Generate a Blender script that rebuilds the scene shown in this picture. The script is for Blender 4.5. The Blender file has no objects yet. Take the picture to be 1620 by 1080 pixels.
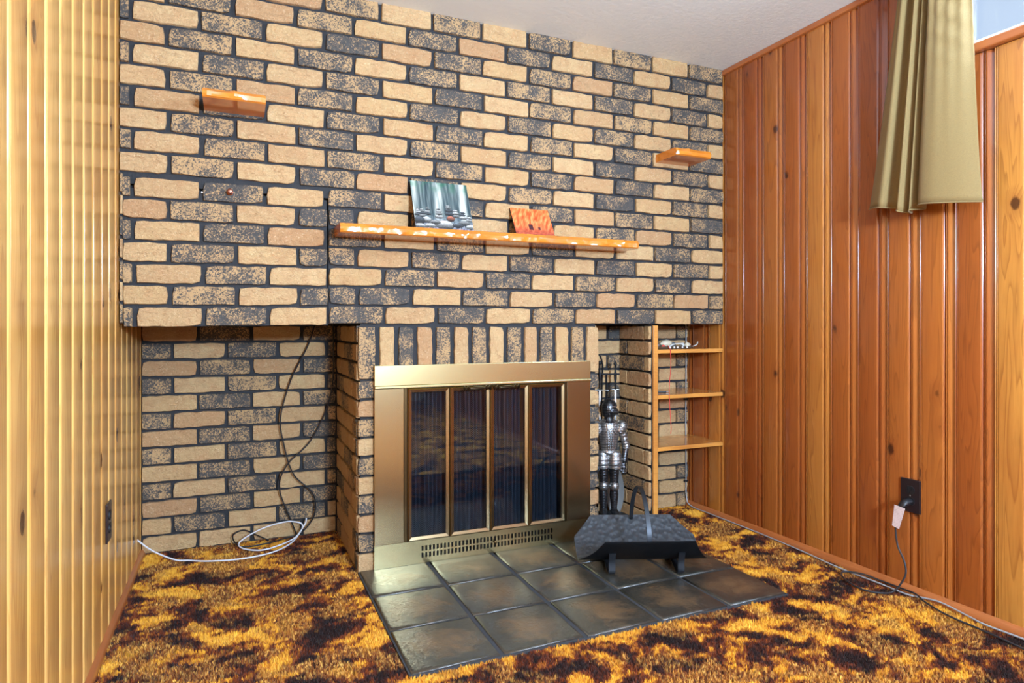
import bpy, bmesh, math, random
import numpy as np
from mathutils import Vector, Matrix, noise as mnoise

random.seed(7)
rng = np.random.default_rng(7)
S = bpy.context.scene
COL = S.collection
PI = math.pi

# ------------------------------------------------------------------ camera
cam_d = bpy.data.cameras.new('camera')
cam = bpy.data.objects.new('camera', cam_d)
COL.objects.link(cam)
cam_d.sensor_width = 36.0
cam_d.lens = 36.0 * 1022.0 / 1620.0
cam_d.shift_y = -24.0 / 1620.0
cam_d.clip_start = 0.02
cam.location = (0, 0, 0.925)
cam.rotation_euler = (math.radians(90), 0, math.radians(-23.15))
S.camera = cam

# ------------------------------------------------------------------ exposure, world, lights
S.view_settings.view_transform = 'Standard'
S.view_settings.look = 'None'
S.view_settings.exposure = 0.0
S.view_settings.gamma = 1.0
S.view_settings.use_curve_mapping = False
W = bpy.data.worlds.new('sky')
S.world = W
W.use_nodes = True
wb = W.node_tree.nodes['Background']
wb.inputs['Color'].default_value = (0.60, 0.75, 1.0, 1)
wb.inputs['Strength'].default_value = 1.0

def area(name, loc, target, sx, sy, power, col):
    l = bpy.data.lights.new(name, 'AREA')
    l.shape = 'RECTANGLE'; l.size = sx; l.size_y = sy; l.energy = power; l.color = col
    o = bpy.data.objects.new(name, l); COL.objects.link(o)
    o.location = loc
    o.rotation_euler = (Vector(target) - Vector(loc)).to_track_quat('-Z', 'Y').to_euler()
    return o
# photographer's soft lamp behind the camera, flash aimed up at the ceiling, daylight at the curtained window and an added one
area('soft_lamp', (0.80, -1.75, 1.50), (1.0, 2.4, 1.0), 0.34, 0.34, 228, (0.53, 0.725, 1.0))
area('ceiling_bounce_lamp', (0.9, -0.9, 1.35), (0.95, -0.55, 2.15), 0.35, 0.35, 132, (0.55, 0.755, 1.0))
area('window_daylight', (2.22, 0.72, 1.96), (0, 0.72, 1.2), 1.1, 0.26, 66, (0.50, 0.70, 1.0))
area('added_window_daylight', (2.22, -1.5, 1.96), (0, -1.5, 1.2), 0.9, 0.26, 50, (0.50, 0.70, 1.0))  # daylight for the window added behind the camera

# ------------------------------------------------------------------ helpers
def lin(r, g, b):
    f = lambda c: (c / 255 / 12.92) if c / 255 <= 0.04045 else ((c / 255 + 0.055) / 1.055) ** 2.4
    return (f(r), f(g), f(b), 1)

class MB:
    def __init__(s): s.v = []; s.f = []
    def add(s, vs, fs):
        o = len(s.v); s.v += [tuple(p) for p in vs]; s.f += [tuple(i + o for i in f) for f in fs]; return s
    def box(s, x0, x1, y0, y1, z0, z1):
        v = [(x, y, z) for z in (z0, z1) for y in (y0, y1) for x in (x0, x1)]
        return s.add(v, [(0, 2, 3, 1), (4, 5, 7, 6), (0, 1, 5, 4), (2, 6, 7, 3), (0, 4, 6, 2), (1, 3, 7, 5)])
    def rings(s, rs, cap=True, closed=False):
        n = len(rs[0]); vs = [p for r in rs for p in r]; fs = []
        m = len(rs)
        for i in range(m if closed else m - 1):
            j = (i + 1) % m
            for k in range(n):
                l = (k + 1) % n
                fs.append((i * n + k, i * n + l, j * n + l, j * n + k))
        if cap and not closed:
            fs.append(tuple(range(n - 1, -1, -1))); fs.append(tuple((m - 1) * n + k for k in range(n)))
        return s.add(vs, fs)
    def tube(s, pts, r, n=8, closed=False):
        P = [Vector(p) for p in pts]; m = len(P); rs = []
        T = []
        for i in range(m):
            a = P[(i - 1) % m] if (closed or i) else P[0]
            b = P[(i + 1) % m] if (closed or i < m - 1) else P[-1]
            T.append((b - a).normalized())
        up = Vector((0, 0, 1)) if abs(T[0].z) < 0.9 else Vector((1, 0, 0))
        N = (up - T[0] * up.dot(T[0])).normalized()
        for i in range(m):
            N = (N - T[i] * N.dot(T[i]))
            N = N.normalized() if N.length > 1e-6 else T[i].orthogonal().normalized()
            B = T[i].cross(N)
            rr = r[i] if isinstance(r, (list, tuple)) else r
            rs.append([P[i] + N * (rr * math.cos(2 * PI * k / n)) + B * (rr * math.sin(2 * PI * k / n)) for k in range(n)])
        return s.rings(rs, True, closed)
    def strap(s, pts, w, t, side):
        """flat bar along pts; side = width direction"""
        P = [Vector(p) for p in pts]; side = Vector(side).normalized(); rs = []
        for i in range(len(P)):
            d = (P[min(i + 1, len(P) - 1)] - P[max(i - 1, 0)]).normalized()
            nn = d.cross(side).normalized()
            rs.append([P[i] + side * (w / 2) + nn * (t / 2), P[i] - side * (w / 2) + nn * (t / 2),
                       P[i] - side * (w / 2) - nn * (t / 2), P[i] + side * (w / 2) - nn * (t / 2)])
        return s.rings(rs)
    def lathe(s, prof, n=20, c=(0, 0, 0), sx=1.0, sy=1.0, mat=None):
        rs = []
        for r, z in prof:
            ring = []
            for k in range(n):
                a = 2 * PI * k / n
                p = Vector((r * sx * math.cos(a), r * sy * math.sin(a), z))
                if mat is not None: p = mat @ p
                ring.append(p + Vector(c))
            rs.append(ring)
        return s.rings(rs)
    def build(s, name, mat, parent=None, smooth=False, sharp=35, fix=True):
        me = bpy.data.meshes.new(name)
        me.from_pydata(s.v, [], s.f)
        if fix:
            bm = bmesh.new(); bm.from_mesh(me)
            bmesh.ops.recalc_face_normals(bm, faces=bm.faces)
            bm.to_mesh(me); bm.free()
        me.update()
        return link(name, me, mat, parent, smooth, sharp)

def link(name, me, mat, parent=None, smooth=False, sharp=35):
    if mat is not None and not me.materials: me.materials.append(mat)
    if smooth:
        me.polygons.foreach_set('use_smooth', [True] * len(me.polygons))
        me.set_sharp_from_angle(angle=math.radians(sharp))
    o = bpy.data.objects.new(name, me); COL.objects.link(o)
    if parent is not None: o.parent = parent
    return o

def tag(o, label, cat=None, group=None, kind=None):
    o['label'] = label
    if cat: o['category'] = cat
    if group: o['group'] = group
    if kind: o['kind'] = kind
    return o

def thing(name, label, cat, loc=(0, 0, 0), rz=0, group=None, kind=None):
    o = bpy.data.objects.new(name, None); COL.objects.link(o)
    o.empty_display_size = 0.1; o.location = loc; o.rotation_euler = (0, 0, rz)
    return tag(o, label, cat, group, kind)

def bevel(o, w=0.002, seg=2):
    m = o.modifiers.new('bevel', 'BEVEL'); m.width = w; m.segments = seg; m.limit_method = 'ANGLE'; m.angle_limit = math.radians(40)
    return o

def catmull(pts, per=8):
    P = [Vector(p) for p in pts]; out = []
    for i in range(len(P) - 1):
        p0 = P[max(i - 1, 0)]; p1 = P[i]; p2 = P[i + 1]; p3 = P[min(i + 2, len(P) - 1)]
        for k in range(per):
            t = k / per
            out.append(0.5 * ((2 * p1) + (p2 - p0) * t + (2 * p0 - 5 * p1 + 4 * p2 - p3) * t * t + (3 * p1 - p0 - 3 * p2 + p3) * t ** 3))
    out.append(P[-1]); return out

# ------------------------------------------------------------------ materials
class NT:
    def __init__(s, name):
        s.m = bpy.data.materials.new(name); s.m.use_nodes = True
        s.t = s.m.node_tree; s.b = s.t.nodes['Principled BSDF']
    def n(s, typ, **kw):
        nd = s.t.nodes.new(typ)
        for k, v in kw.items():
            if k == 'ins':
                for a, b in v.items():
                    if isinstance(b, bpy.types.NodeSocket): s.t.links.new(b, nd.inputs[a])
                    else: nd.inputs[a].default_value = b
            else: setattr(nd, k, v)
        return nd
    def math(s, op, a, b=0.0, c=0.0, clamp=False):
        nd = s.n('ShaderNodeMath', operation=op, use_clamp=clamp, ins={0: a, 1: b, 2: c}); return nd.outputs[0]
    def mix(s, fac, a, b, blend='MIX'):
        nd = s.n('ShaderNodeMix', data_type='RGBA', blend_type=blend, ins={0: fac, 6: a, 7: b}); return nd.outputs[2]
    def ramp(s, fac, stops, interp='LINEAR'):
        nd = s.n('ShaderNodeValToRGB', ins={0: fac}); r = nd.color_ramp; r.interpolation = interp
        while len(r.elements) < len(stops): r.elements.new(0.5)
        for e, (p, c) in zip(r.elements, stops):
            e.position = p; e.color = c if len(c) == 4 else (*c, 1)
        return nd.outputs[0]
    def noise(s, vec, scale, detail=3, rough=0.5, dist=0.0):
        nd = s.n('ShaderNodeTexNoise', ins={'Vector': vec, 'Scale': scale, 'Detail': detail, 'Roughness': rough, 'Distortion': dist})
        return nd.outputs['Fac']
    def objvec(s, spread=37.0):
        """object coordinates shifted by the object's own random number"""
        tc = s.n('ShaderNodeTexCoord'); oi = s.n('ShaderNodeObjectInfo')
        sc = s.math('MULTIPLY', oi.outputs['Random'], spread)
        cb = s.n('ShaderNodeCombineXYZ', ins={0: sc, 1: sc, 2: sc})
        va = s.n('ShaderNodeVectorMath', operation='ADD', ins={0: tc.outputs['Object'], 1: cb.outputs[0]})
        return va.outputs[0], oi.outputs['Random'], tc.outputs['Object']
    def scale(s, vec, x, y, z):
        return s.n('ShaderNodeVectorMath', operation='MULTIPLY', ins={0: vec, 1: (x, y, z)}).outputs[0]
    def set(s, **kw):
        for k, v in kw.items():
            k = k.replace('_', ' ')
            if isinstance(v, bpy.types.NodeSocket): s.t.links.new(v, s.b.inputs[k])
            else: s.b.inputs[k].default_value = v
        return s
    def bump(s, h, strength=0.5, dist=0.002):
        nd = s.n('ShaderNodeBump', ins={'Height': h, 'Strength': strength, 'Distance': dist})
        s.t.links.new(nd.outputs[0], s.b.inputs['Normal']); return s

def simple(name, col, rough=0.5, metal=0.0, bump=None, spec=None, coat=None):
    t = NT(name); t.set(Base_Color=col, Roughness=rough, Metallic=metal)
    if spec is not None: t.set(Specular_IOR_Level=spec)
    if coat: t.set(Coat_Weight=coat, Coat_Roughness=0.1)
    if bump:
        tc = t.n('ShaderNodeTexCoord'); t.bump(t.noise(tc.outputs['Object'], bump[0], 3), bump[1], bump[2])
    return t.m

def mk_brick_tan():
    t = NT('brick_tan'); v, r, o = t.objvec()
    n1 = t.noise(v, 22, 4, 0.6); n2 = t.noise(t.scale(v, 1, 1, 1.7), 48, 5, 0.68, 1.4)
    base = t.ramp(r, [(0.0, lin(186, 150, 104)), (0.3, lin(198, 164, 116)), (0.7, lin(192, 156, 106)), (1.0, lin(178, 138, 96))])
    c = t.mix(t.math('MULTIPLY', t.ramp(n1, [(0.35, (0, 0, 0)), (0.7, (1, 1, 1))]), 0.45), base, lin(176, 124, 80))
    c = t.mix(t.math('MULTIPLY', t.ramp(n2, [(0.56, (0, 0, 0)), (0.68, (1, 1, 1))]), 0.6), c, lin(146, 104, 64))
    n3 = t.noise(v, 160, 2)
    c = t.mix(t.math('MULTIPLY', t.ramp(n3, [(0.60, (0, 0, 0)), (0.7, (1, 1, 1))]), 0.35), c, lin(228, 200, 160))
    t.set(Base_Color=c, Roughness=0.85)
    h = t.math('ADD', t.math('MULTIPLY', n2, 0.6), t.math('MULTIPLY', t.noise(v, 45, 5, 0.6), 0.9))
    return t.bump(h, 1.0, 0.011).m

def mk_brick_dark():
    t = NT('brick_speckled'); v, r, o = t.objvec()
    n1 = t.noise(v, 165, 4, 0.66, 0.8); n2 = t.noise(v, 16, 3)
    thr = t.math('ADD', n1, t.math('MULTIPLY', t.math('SUBTRACT', n2, 0.5), 0.42))
    thr = t.math('ADD', thr, t.math('MULTIPLY', t.math('SUBTRACT', r, 0.5), 0.10))
    f = t.ramp(thr, [(0.485, (0, 0, 0)), (0.58, (1, 1, 1))])
    dk = t.mix(t.noise(v, 60, 2), lin(42, 40, 39), lin(84, 79, 73))
    tn = t.mix(t.noise(v, 30, 2), lin(160, 126, 84), lin(188, 150, 102))
    t.set(Base_Color=t.mix(f, dk, tn), Roughness=0.82)
    h = t.math('ADD', t.math('MULTIPLY', n1, 0.5), t.math('MULTIPLY', t.noise(v, 45, 5, 0.6), 0.7))
    return t.bump(h, 0.8, 0.005).m

def mk_mortar():
    t = NT('dark_mortar'); tc = t.n('ShaderNodeTexCoord'); v = tc.outputs['Object']
    c = t.mix(t.noise(v, 35, 4), lin(23, 23, 24), lin(42, 41, 43))
    t.set(Base_Color=c, Roughness=0.75)
    return t.bump(t.noise(v, 90, 5, 0.6), 0.8, 0.004).m

def mk_pine(name, stops, rough=0.22, axis='z', knot=True, dark=(92, 40, 16), spread=37.0, grain=0.55, coat=0.6, spec=0.5, dens=0.52):
    """varnished knotty pine; grain runs along the given object axis; across = x"""
    t = NT(name); v, r, o = t.objvec(spread)
    sq = {'z': (1, 1, 0.06), 'x': (0.06, 1, 1), 'y': (1, 0.06, 1)}[axis]
    kn = {'z': (9, 0.0, 5.4), 'x': (2.6, 9, 0.0), 'y': (9, 2.6, 0.0)}[axis]
    base = t.ramp(r, stops)
    vo = t.n('ShaderNodeTexVoronoi', feature='F1', ins={'Vector': t.scale(v, *kn), 'Scale': 1.0})
    d = vo.outputs['Distance']
    sp = t.n('ShaderNodeSeparateColor', ins={0: vo.outputs['Color']}).outputs[0]
    has = t.math('GREATER_THAN', sp, dens)
    dw = t.math('ADD', d, t.math('MULTIPLY', t.math('SUBTRACT', t.noise(v, 60, 2), 0.5), 0.06))
    near = t.math('MULTIPLY', t.ramp(dw, [(0.05, (1, 1, 1)), (0.34, (0, 0, 0))]), has)
    gv = t.n('ShaderNodeVectorMath', operation='ADD', ins={0: t.scale(v, *sq),
             1: t.n('ShaderNodeCombineXYZ', ins={0: t.math('MULTIPLY', near, 0.018), 1: 0.0, 2: 0.0}).outputs[0]}).outputs[0]
    g0 = t.noise(gv, 14, 2, 0.5, 0.4)
    rings = t.math('FRACT', t.math('MULTIPLY', g0, 15.0))
    line = t.ramp(rings, [(0.0, (0, 0, 0)), (0.72, (0.35, 0.35, 0.35)), (0.93, (1, 1, 1)), (1.0, (0, 0, 0))])
    fine = t.noise(gv, 220, 2, 0.5)
    c = t.mix(t.math('MULTIPLY', line, grain * 0.75), base, lin(*dark))
    c = t.mix(t.math('MULTIPLY', t.math('SUBTRACT', fine, 0.38, clamp=True), grain * 0.8), c, lin(*dark))
    big = t.noise(t.scale(v, 1, 1, 0.5), 5, 2)
    c = t.mix(t.math('MULTIPLY', t.ramp(big, [(0.4, (0, 0, 0)), (0.7, (1, 1, 1))]), 0.35), c, lin(150, 74, 30))
    if knot:
        c = t.mix(t.math('MULTIPLY', near, 0.45), c, lin(120, 56, 24))
        core = t.math('MULTIPLY', t.ramp(dw, [(0.095, (1, 1, 1)), (0.14, (0, 0, 0))]), has)
        c = t.mix(t.math('MULTIPLY', core, 0.9), c, lin(58, 26, 14))
    t.set(Base_Color=c, Roughness=rough, Coat_Weight=coat, Coat_Roughness=0.10, Specular_IOR_Level=spec)
    return t.bump(fine, 0.06, 0.001).m

M = {}
M['tan'] = mk_brick_tan(); M['dark'] = mk_brick_dark(); M['mortar'] = mk_mortar()
RW = [(0.0, lin(140, 70, 28)), (0.15, lin(182, 110, 46)), (0.3, lin(148, 76, 30)), (0.45, lin(190, 128, 56)), (0.6, lin(158, 86, 34)), (0.75, lin(132, 64, 26)), (0.9, lin(186, 120, 50)), (1.0, lin(166, 92, 36))]
LW = [(0.0, lin(236, 174, 90)), (0.5, lin(243, 190, 108)), (1.0, lin(230, 162, 76))]  # same pine as the right wall, its brighter light put into paler tones
M['pine_r'] = mk_pine('pine_right', RW, 0.25)
M['pine_l'] = mk_pine('pine_left_lit', LW, 0.22, dark=(160, 92, 40), grain=0.4, coat=0.1, spec=0.3, dens=0.5)
M['trim'] = mk_pine('trim_pine', [(0, lin(172, 98, 50)), (1, lin(178, 104, 54))], 0.35, 'y', False, grain=0.25)
M['shelf'] = mk_pine('shelf_pine', [(0, lin(212, 144, 66)), (1, lin(216, 150, 72))], 0.25, 'x', False, dark=(150, 80, 30), grain=0.35)
M['beam'] = mk_pine('mantel_pine', [(0, lin(220, 132, 42)), (1, lin(226, 140, 48))], 0.2, 'x', False, dark=(150, 74, 24), grain=0.3)

def mk_ceiling():
    t = NT('ceiling_paint'); tc = t.n('ShaderNodeTexCoord')
    t.set(Base_Color=lin(224, 227, 222), Roughness=0.9)
    return t.bump(t.noise(tc.outputs['Object'], 70, 4), 0.35, 0.003).m
M['ceiling'] = mk_ceiling()

def mk_brass(name, axis, col=(204, 188, 138), rough=0.26):
    t = NT(name); tc = t.n('ShaderNodeTexCoord'); v = tc.outputs['Object']
    sc = (3, 300, 500) if axis == 'x' else (500, 300, 3)
    n = t.noise(t.scale(v, *sc), 1.0, 2)
    c = t.mix(n, lin(*col), lin(col[0] - 4, col[1] - 4, col[2] - 4))
    t.set(Base_Color=c, Metallic=1.0, Roughness=t.math('ADD', rough - 0.02, t.math('MULTIPLY', n, 0.04)))
    return t.bump(n, 0.012, 0.0005).m
M['brass_h'] = mk_brass('brushed_brass_horizontal', 'x')
M['brass_v'] = mk_brass('brushed_brass_vertical', 'z', (164, 143, 106), 0.25)
M['brass_old'] = simple('antique_brass', lin(84, 66, 42), 0.35, 1.0)
M['black'] = simple('black_metal', lin(26, 27, 30), 0.45, 0.6)
M['handle'] = simple('darkened_brass', lin(58, 46, 30), 0.3, 0.9)
M['soot'] = simple('soot', lin(18, 18, 20), 0.9)

def mk_glass():
    t = NT('smoked_glass'); nt = t.t
    tr = t.n('ShaderNodeBsdfTransparent', ins={'Color': (0.62, 0.66, 0.70, 1)})
    gl = t.n('ShaderNodeBsdfGlossy', ins={'Color': (1, 1, 1, 1), 'Roughness': 0.02})
    lw = t.n('ShaderNodeFresnel', ins={'IOR': 1.45})
    mx = t.n('ShaderNodeMixShader', ins={0: lw.outputs[0], 1: tr.outputs[0], 2: gl.outputs[0]})
    nt.links.new(mx.outputs[0], nt.nodes['Material Output'].inputs[0]); return t.m
M['glass'] = mk_glass()
def mk_pane():
    t = NT('window_glass'); nt = t.t
    tr = t.n('ShaderNodeBsdfTransparent', ins={'Color': (0.97, 0.98, 0.98, 1)})
    gl = t.n('ShaderNodeBsdfGlossy', ins={'Roughness': 0.01})
    mx = t.n('ShaderNodeMixShader', ins={0: t.n('ShaderNodeFresnel', ins={'IOR': 1.3}).outputs[0], 1: tr.outputs[0], 2: gl.outputs[0]})
    nt.links.new(mx.outputs[0], nt.nodes['Material Output'].inputs[0]); return t.m
M['pane'] = mk_pane()
def mk_meshscreen():
    t = NT('spark_screen'); tc = t.n('ShaderNodeTexCoord'); v = tc.outputs['Object']
    w1 = t.n('ShaderNodeTexWave', wave_type='BANDS', bands_direction='DIAGONAL', ins={'Vector': t.scale(v, 1, 0, 1), 'Scale': 80.0}).outputs['Fac']
    w2 = t.n('ShaderNodeTexWave', wave_type='BANDS', bands_direction='DIAGONAL', ins={'Vector': t.scale(v, -1, 0, 1), 'Scale': 80.0}).outputs['Fac']
    f = t.math('MAXIMUM', w1, w2)
    c = t.mix(t.ramp(f, [(0.55, (0, 0, 0)), (0.9, (1, 1, 1))]), lin(18, 22, 28), lin(90, 98, 108))
    t.set(Base_Color=c, Roughness=0.5, Metallic=0.5); return t.m
M['screen'] = mk_meshscreen()

def mk_tile():
    t = NT('glazed_tile'); v, r, o = t.objvec()
    ln = t.n('ShaderNodeVectorMath', operation='LENGTH', ins={0: o}).outputs['Value']
    dd = t.math('ADD', ln, t.math('MULTIPLY', t.math('SUBTRACT', t.noise(v, 9, 3, 0.55, 1.5), 0.5), 0.20))
    f = t.ramp(dd, [(0.025, (1, 1, 1)), (0.115, (0, 0, 0))])
    sm = t.noise(v, 12, 4, 0.6, 2.0)
    c = t.mix(t.math('MULTIPLY', f, 0.5), t.mix(sm, lin(30, 31, 31), lin(70, 67, 58)), lin(132, 100, 66))
    t.set(Base_Color=c, Roughness=t.math('ADD', 0.11, t.math('MULTIPLY', sm, 0.12)), Specular_IOR_Level=0.9)
    return t.bump(t.noise(v, 95, 4, 0.6, 1.5), 0.38, 0.004).m
M['tile'] = mk_tile()
M['grout'] = simple('dark_grout', lin(52, 53, 56), 0.85, bump=(120, 0.5, 0.002))

def mk_carpet():
    t = NT('shag_carpet'); g = t.n('ShaderNodeNewGeometry'); p = g.outputs['Position']
    v = t.scale(p, 1, 1, 0)
    warp = t.noise(v, 9, 3, 0.6, 0.8)
    A = t.noise(t.scale(v, 1.0, 1.2, 0), 6.2, 4, 0.66, 0.6)
    B = t.noise(t.n('ShaderNodeVectorMath', operation='ADD', ins={0: v, 1: (7.3, 3.1, 0)}).outputs[0], 6.0, 3, 0.6, 0.7)
    F = t.noise(v, 105, 2, 0.6); G = t.noise(v, 38, 3, 0.6)
    a = t.math('ADD', A, t.math('MULTIPLY', t.math('SUBTRACT', F, 0.5), 0.10))
    a = t.math('ADD', a, t.math('MULTIPLY', t.math('SUBTRACT', G, 0.5), 0.24))
    c = t.ramp(a, [(0.40, lin(42, 22, 18)), (0.455, lin(78, 34, 20)), (0.50, lin(136, 62, 26)), (0.522, lin(180, 106, 34)), (0.55, lin(230, 162, 44)), (0.66, lin(246, 190, 70))])
    spk = t.ramp(F, [(0.36, lin(66, 34, 16)), (0.5, lin(168, 96, 36)), (0.62, lin(246, 190, 94))])
    b = t.ramp(t.math('ADD', B, t.math('MULTIPLY', t.math('SUBTRACT', G, 0.5), 0.12)), [(0.50, (0, 0, 0)), (0.56, (1, 1, 1))])
    c = t.mix(t.math('MULTIPLY', b, 0.8), c, spk)
    t.set(Base_Color=c, Roughness=0.9, Specular_IOR_Level=0.15, Sheen_Weight=0.15)
    return t.m
M['carpet'] = mk_carpet()

def mk_curtain():
    t = NT('curtain_fabric'); tc = t.n('ShaderNodeTexCoord'); v = tc.outputs['Object']
    n = t.noise(t.scale(v, 260, 260, 900), 1.0, 2); n2 = t.noise(v, 6, 2)
    c = t.mix(n, lin(108, 88, 50), lin(144, 121, 72))
    c = t.mix(t.math('MULTIPLY', n2, 0.3), c, lin(128, 102, 60))
    t.set(Base_Color=c, Roughness=0.85, Sheen_Weight=0.1)
    return t.bump(n, 0.3, 0.001).m
M['curtain'] = mk_curtain()
M['iron'] = simple('hammered_iron_edge', lin(40, 42, 46), 0.4, 0.5)
def mk_hammer():
    t = NT('hammered_iron'); tc = t.n('ShaderNodeTexCoord'); v = tc.outputs['Object']
    vo = t.n('ShaderNodeTexVoronoi', feature='SMOOTH_F1', ins={'Vector': t.scale(v, 1, 1, 0.4), 'Scale': 60.0, 'Smoothness': 0.5})
    t.set(Base_Color=lin(58, 61, 64), Metallic=0.25, Roughness=0.42)
    return t.bump(vo.outputs['Distance'], 0.55, 0.008).m
M['hammer'] = mk_hammer()
def mk_armor(name, c1, c2, rough):
    t = NT(name); tc = t.n('ShaderNodeTexCoord'); v = tc.outputs['Object']
    n = t.noise(v, 55, 3)
    wv = t.n('ShaderNodeTexWave', wave_type='BANDS', bands_direction='Z', ins={'Vector': v, 'Scale': 26.0, 'Distortion': 1.2, 'Detail': 1.0}).outputs['Fac']
    wx = t.n('ShaderNodeTexWave', wave_type='BANDS', bands_direction='X', ins={'Vector': v, 'Scale': 22.0, 'Distortion': 1.0}).outputs['Fac']
    ln = t.math('MAXIMUM', t.ramp(wv, [(0.80, (0, 0, 0)), (0.95, (1, 1, 1))]), t.math('MULTIPLY', t.ramp(wx, [(0.86, (0, 0, 0)), (0.97, (1, 1, 1))]), 0.6))
    c = t.mix(t.math('MULTIPLY', ln, 0.65), t.mix(n, c1, c2), lin(24, 25, 27))
    t.set(Base_Color=c, Metallic=0.9, Roughness=rough)
    return t.bump(t.math('SUBTRACT', t.noise(v, 160, 2), t.math('MULTIPLY', ln, 1.5)), 0.3, 0.002).m
M['armor'] = mk_armor('armor_silver', lin(120, 122, 124), lin(214, 212, 208), 0.33)
M['armor_d'] = mk_armor('armor_dark', lin(40, 42, 45), lin(112, 112, 114), 0.3)
M['steel'] = simple('steel', lin(190, 190, 188), 0.25, 1.0)
M['pan'] = simple('shovel_grey', lin(112, 110, 106), 0.45, 0.4)
M['plate'] = simple('dark_brown_plastic', lin(38, 28, 30), 0.3)
M['cordw'] = simple('white_cable', lin(216, 214, 216), 0.45)
M['cordgy'] = simple('pale_grey_cable', lin(150, 150, 150), 0.45)
M['cordb'] = simple('black_cable', lin(24, 24, 27), 0.45)
M['cordg'] = simple('grey_cable', lin(42, 42, 45), 0.45)
M['red'] = simple('red_string', lin(214, 66, 52), 0.7)
M['copper'] = simple('copper_knob', lin(146, 92, 72), 0.3, 0.8)
M['greybody'] = simple('pewter', lin(150, 146, 140), 0.4, 0.6)
M['shell'] = simple('pale_trinket', lin(196, 182, 156), 0.5)
M['whiteplastic'] = simple('white_plastic', lin(196, 192, 184), 0.4)
M['paint'] = simple('window_paint', lin(226, 222, 216), 0.5)

# ------------------------------------------------------------------ layout constants (metres)
XL, XR = -0.352, 2.155          # plank faces of the side walls
YF = 2.45                       # brick face of chimney breast and upper wall
MOR = 0.011                     # mortar recess
YN, YNR = 2.99, 2.715           # brick faces at the back of the two niches
ZB, ZC = 0.931, 2.151           # underside of the upper brick wall, ceiling
CXL, CXR = 0.42, 1.459          # chimney breast
XD = 1.735                      # brick face of the shelf partition
YBACK = -3.0
PH = (ZC - ZB) / 17.0           # brick course
PL = 0.206                      # brick length incl. joint

# ------------------------------------------------------------------ room shell
fl = MB()
fl.box(XL - 0.05, XR + 0.05, YBACK, 3.05, -0.05, -0.002)
floor = fl.build('floor', M['carpet']); tag(floor, 'floor under brown and gold patterned shag carpet', 'floor', kind='structure')
ce = MB(); ce.box(XL - 0.06, XR + 0.06, YBACK, 3.05, ZC, ZC + 0.05)
ceiling = ce.build('ceiling', M['ceiling']); tag(ceiling, 'off-white textured ceiling above the brick wall', 'ceiling', kind='structure')
wr = MB(); wr.box(XL - 0.06, XR + 0.06, YBACK - 0.05, YBACK, -0.05, ZC + 0.05)
tag(wr.build('wall_rear', M['ceiling']), 'plain wall facing the brick fireplace', 'wall', kind='structure')

# plank profile: across u (0..1 of pitch), out v (mm)
def bead(u0, u1, v0, v1, n=8):
    return [(u0 + (u1 - u0) * (0.5 - 0.5 * math.cos(PI * k / n)), v0 + (v1 - v0) * math.sin(PI * k / n)) for k in range(n + 1)]
def roll(u0, u1, v0, v1, n=7):
    return [(u0 + (u1 - u0) * math.sin(PI / 2 * k / n), v1 + (v0 - v1) * math.cos(PI / 2 * k / n)) for k in range(n + 1)]
PROF = [(0, -11)] + bead(0.006, 0.046, -5, -0.8) + [(0.050, -8)] + bead(0.054, 0.102, -5, -0.6) + [(0.107, -7), (0.112, 0)] + [(0.655, 0), (0.668, -0.5), (0.735, -6.5)] + \
       [(0.744, -10)] + bead(0.750, 0.802, -6, -1.4) + [(0.808, -10), (0.814, -0.6), (0.835, -0.8), (0.850, -1.6), (0.965, -10.6), (0.985, -12), (1.0, -12)]
PROF_L = [(0.0, -8), (0.012, -1.2), (0.035, 0), (0.845, 0), (0.852, -3.5), (0.860, -0.2)] + [(0.90, 0), (0.908, -0.5), (0.950, -5.5), (0.966, -11), (1.0, -12)]
def plank_mesh(pitch, z0, z1, depth=0.014, flip=False):
    """u runs along local +x, out = local -y"""
    P = [(u * pitch, -v / 1000.0) for u, v in (PROF_L if flip else PROF)]
    n = len(P); vs = [(x, y, z0) for x, y in P] + [(x, y, z1) for x, y in P]
    vs += [(0, depth, z0), (pitch, depth, z0), (0, depth, z1), (pitch, depth, z1)]
    fs = [(i, i + 1, n + i + 1, n + i) for i in range(n - 1)]
    a, b, c, d = 2 * n, 2 * n + 1, 2 * n + 2, 2 * n + 3
    fs += [(a, c, d, b), (a, 0, n, c), (n - 1, b, d, 2 * n - 1)]
    fs += [tuple([a] + [b] + list(range(n - 1, -1, -1))), tuple([c] + list(range(n, 2 * n)) + [d])]
    m = MB(); m.add(vs, fs)
    if flip:
        m.v = [(pitch - a, b, c) for a, b, c in m.v]; m.f = [tuple(reversed(f)) for f in m.f]
    me = bpy.data.meshes.new('plank'); me.from_pydata(m.v, [], m.f); me.update()
    me.polygons.foreach_set('use_smooth', [True] * len(me.polygons)); me.set_sharp_from_angle(angle=math.radians(38))
    return me

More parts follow.
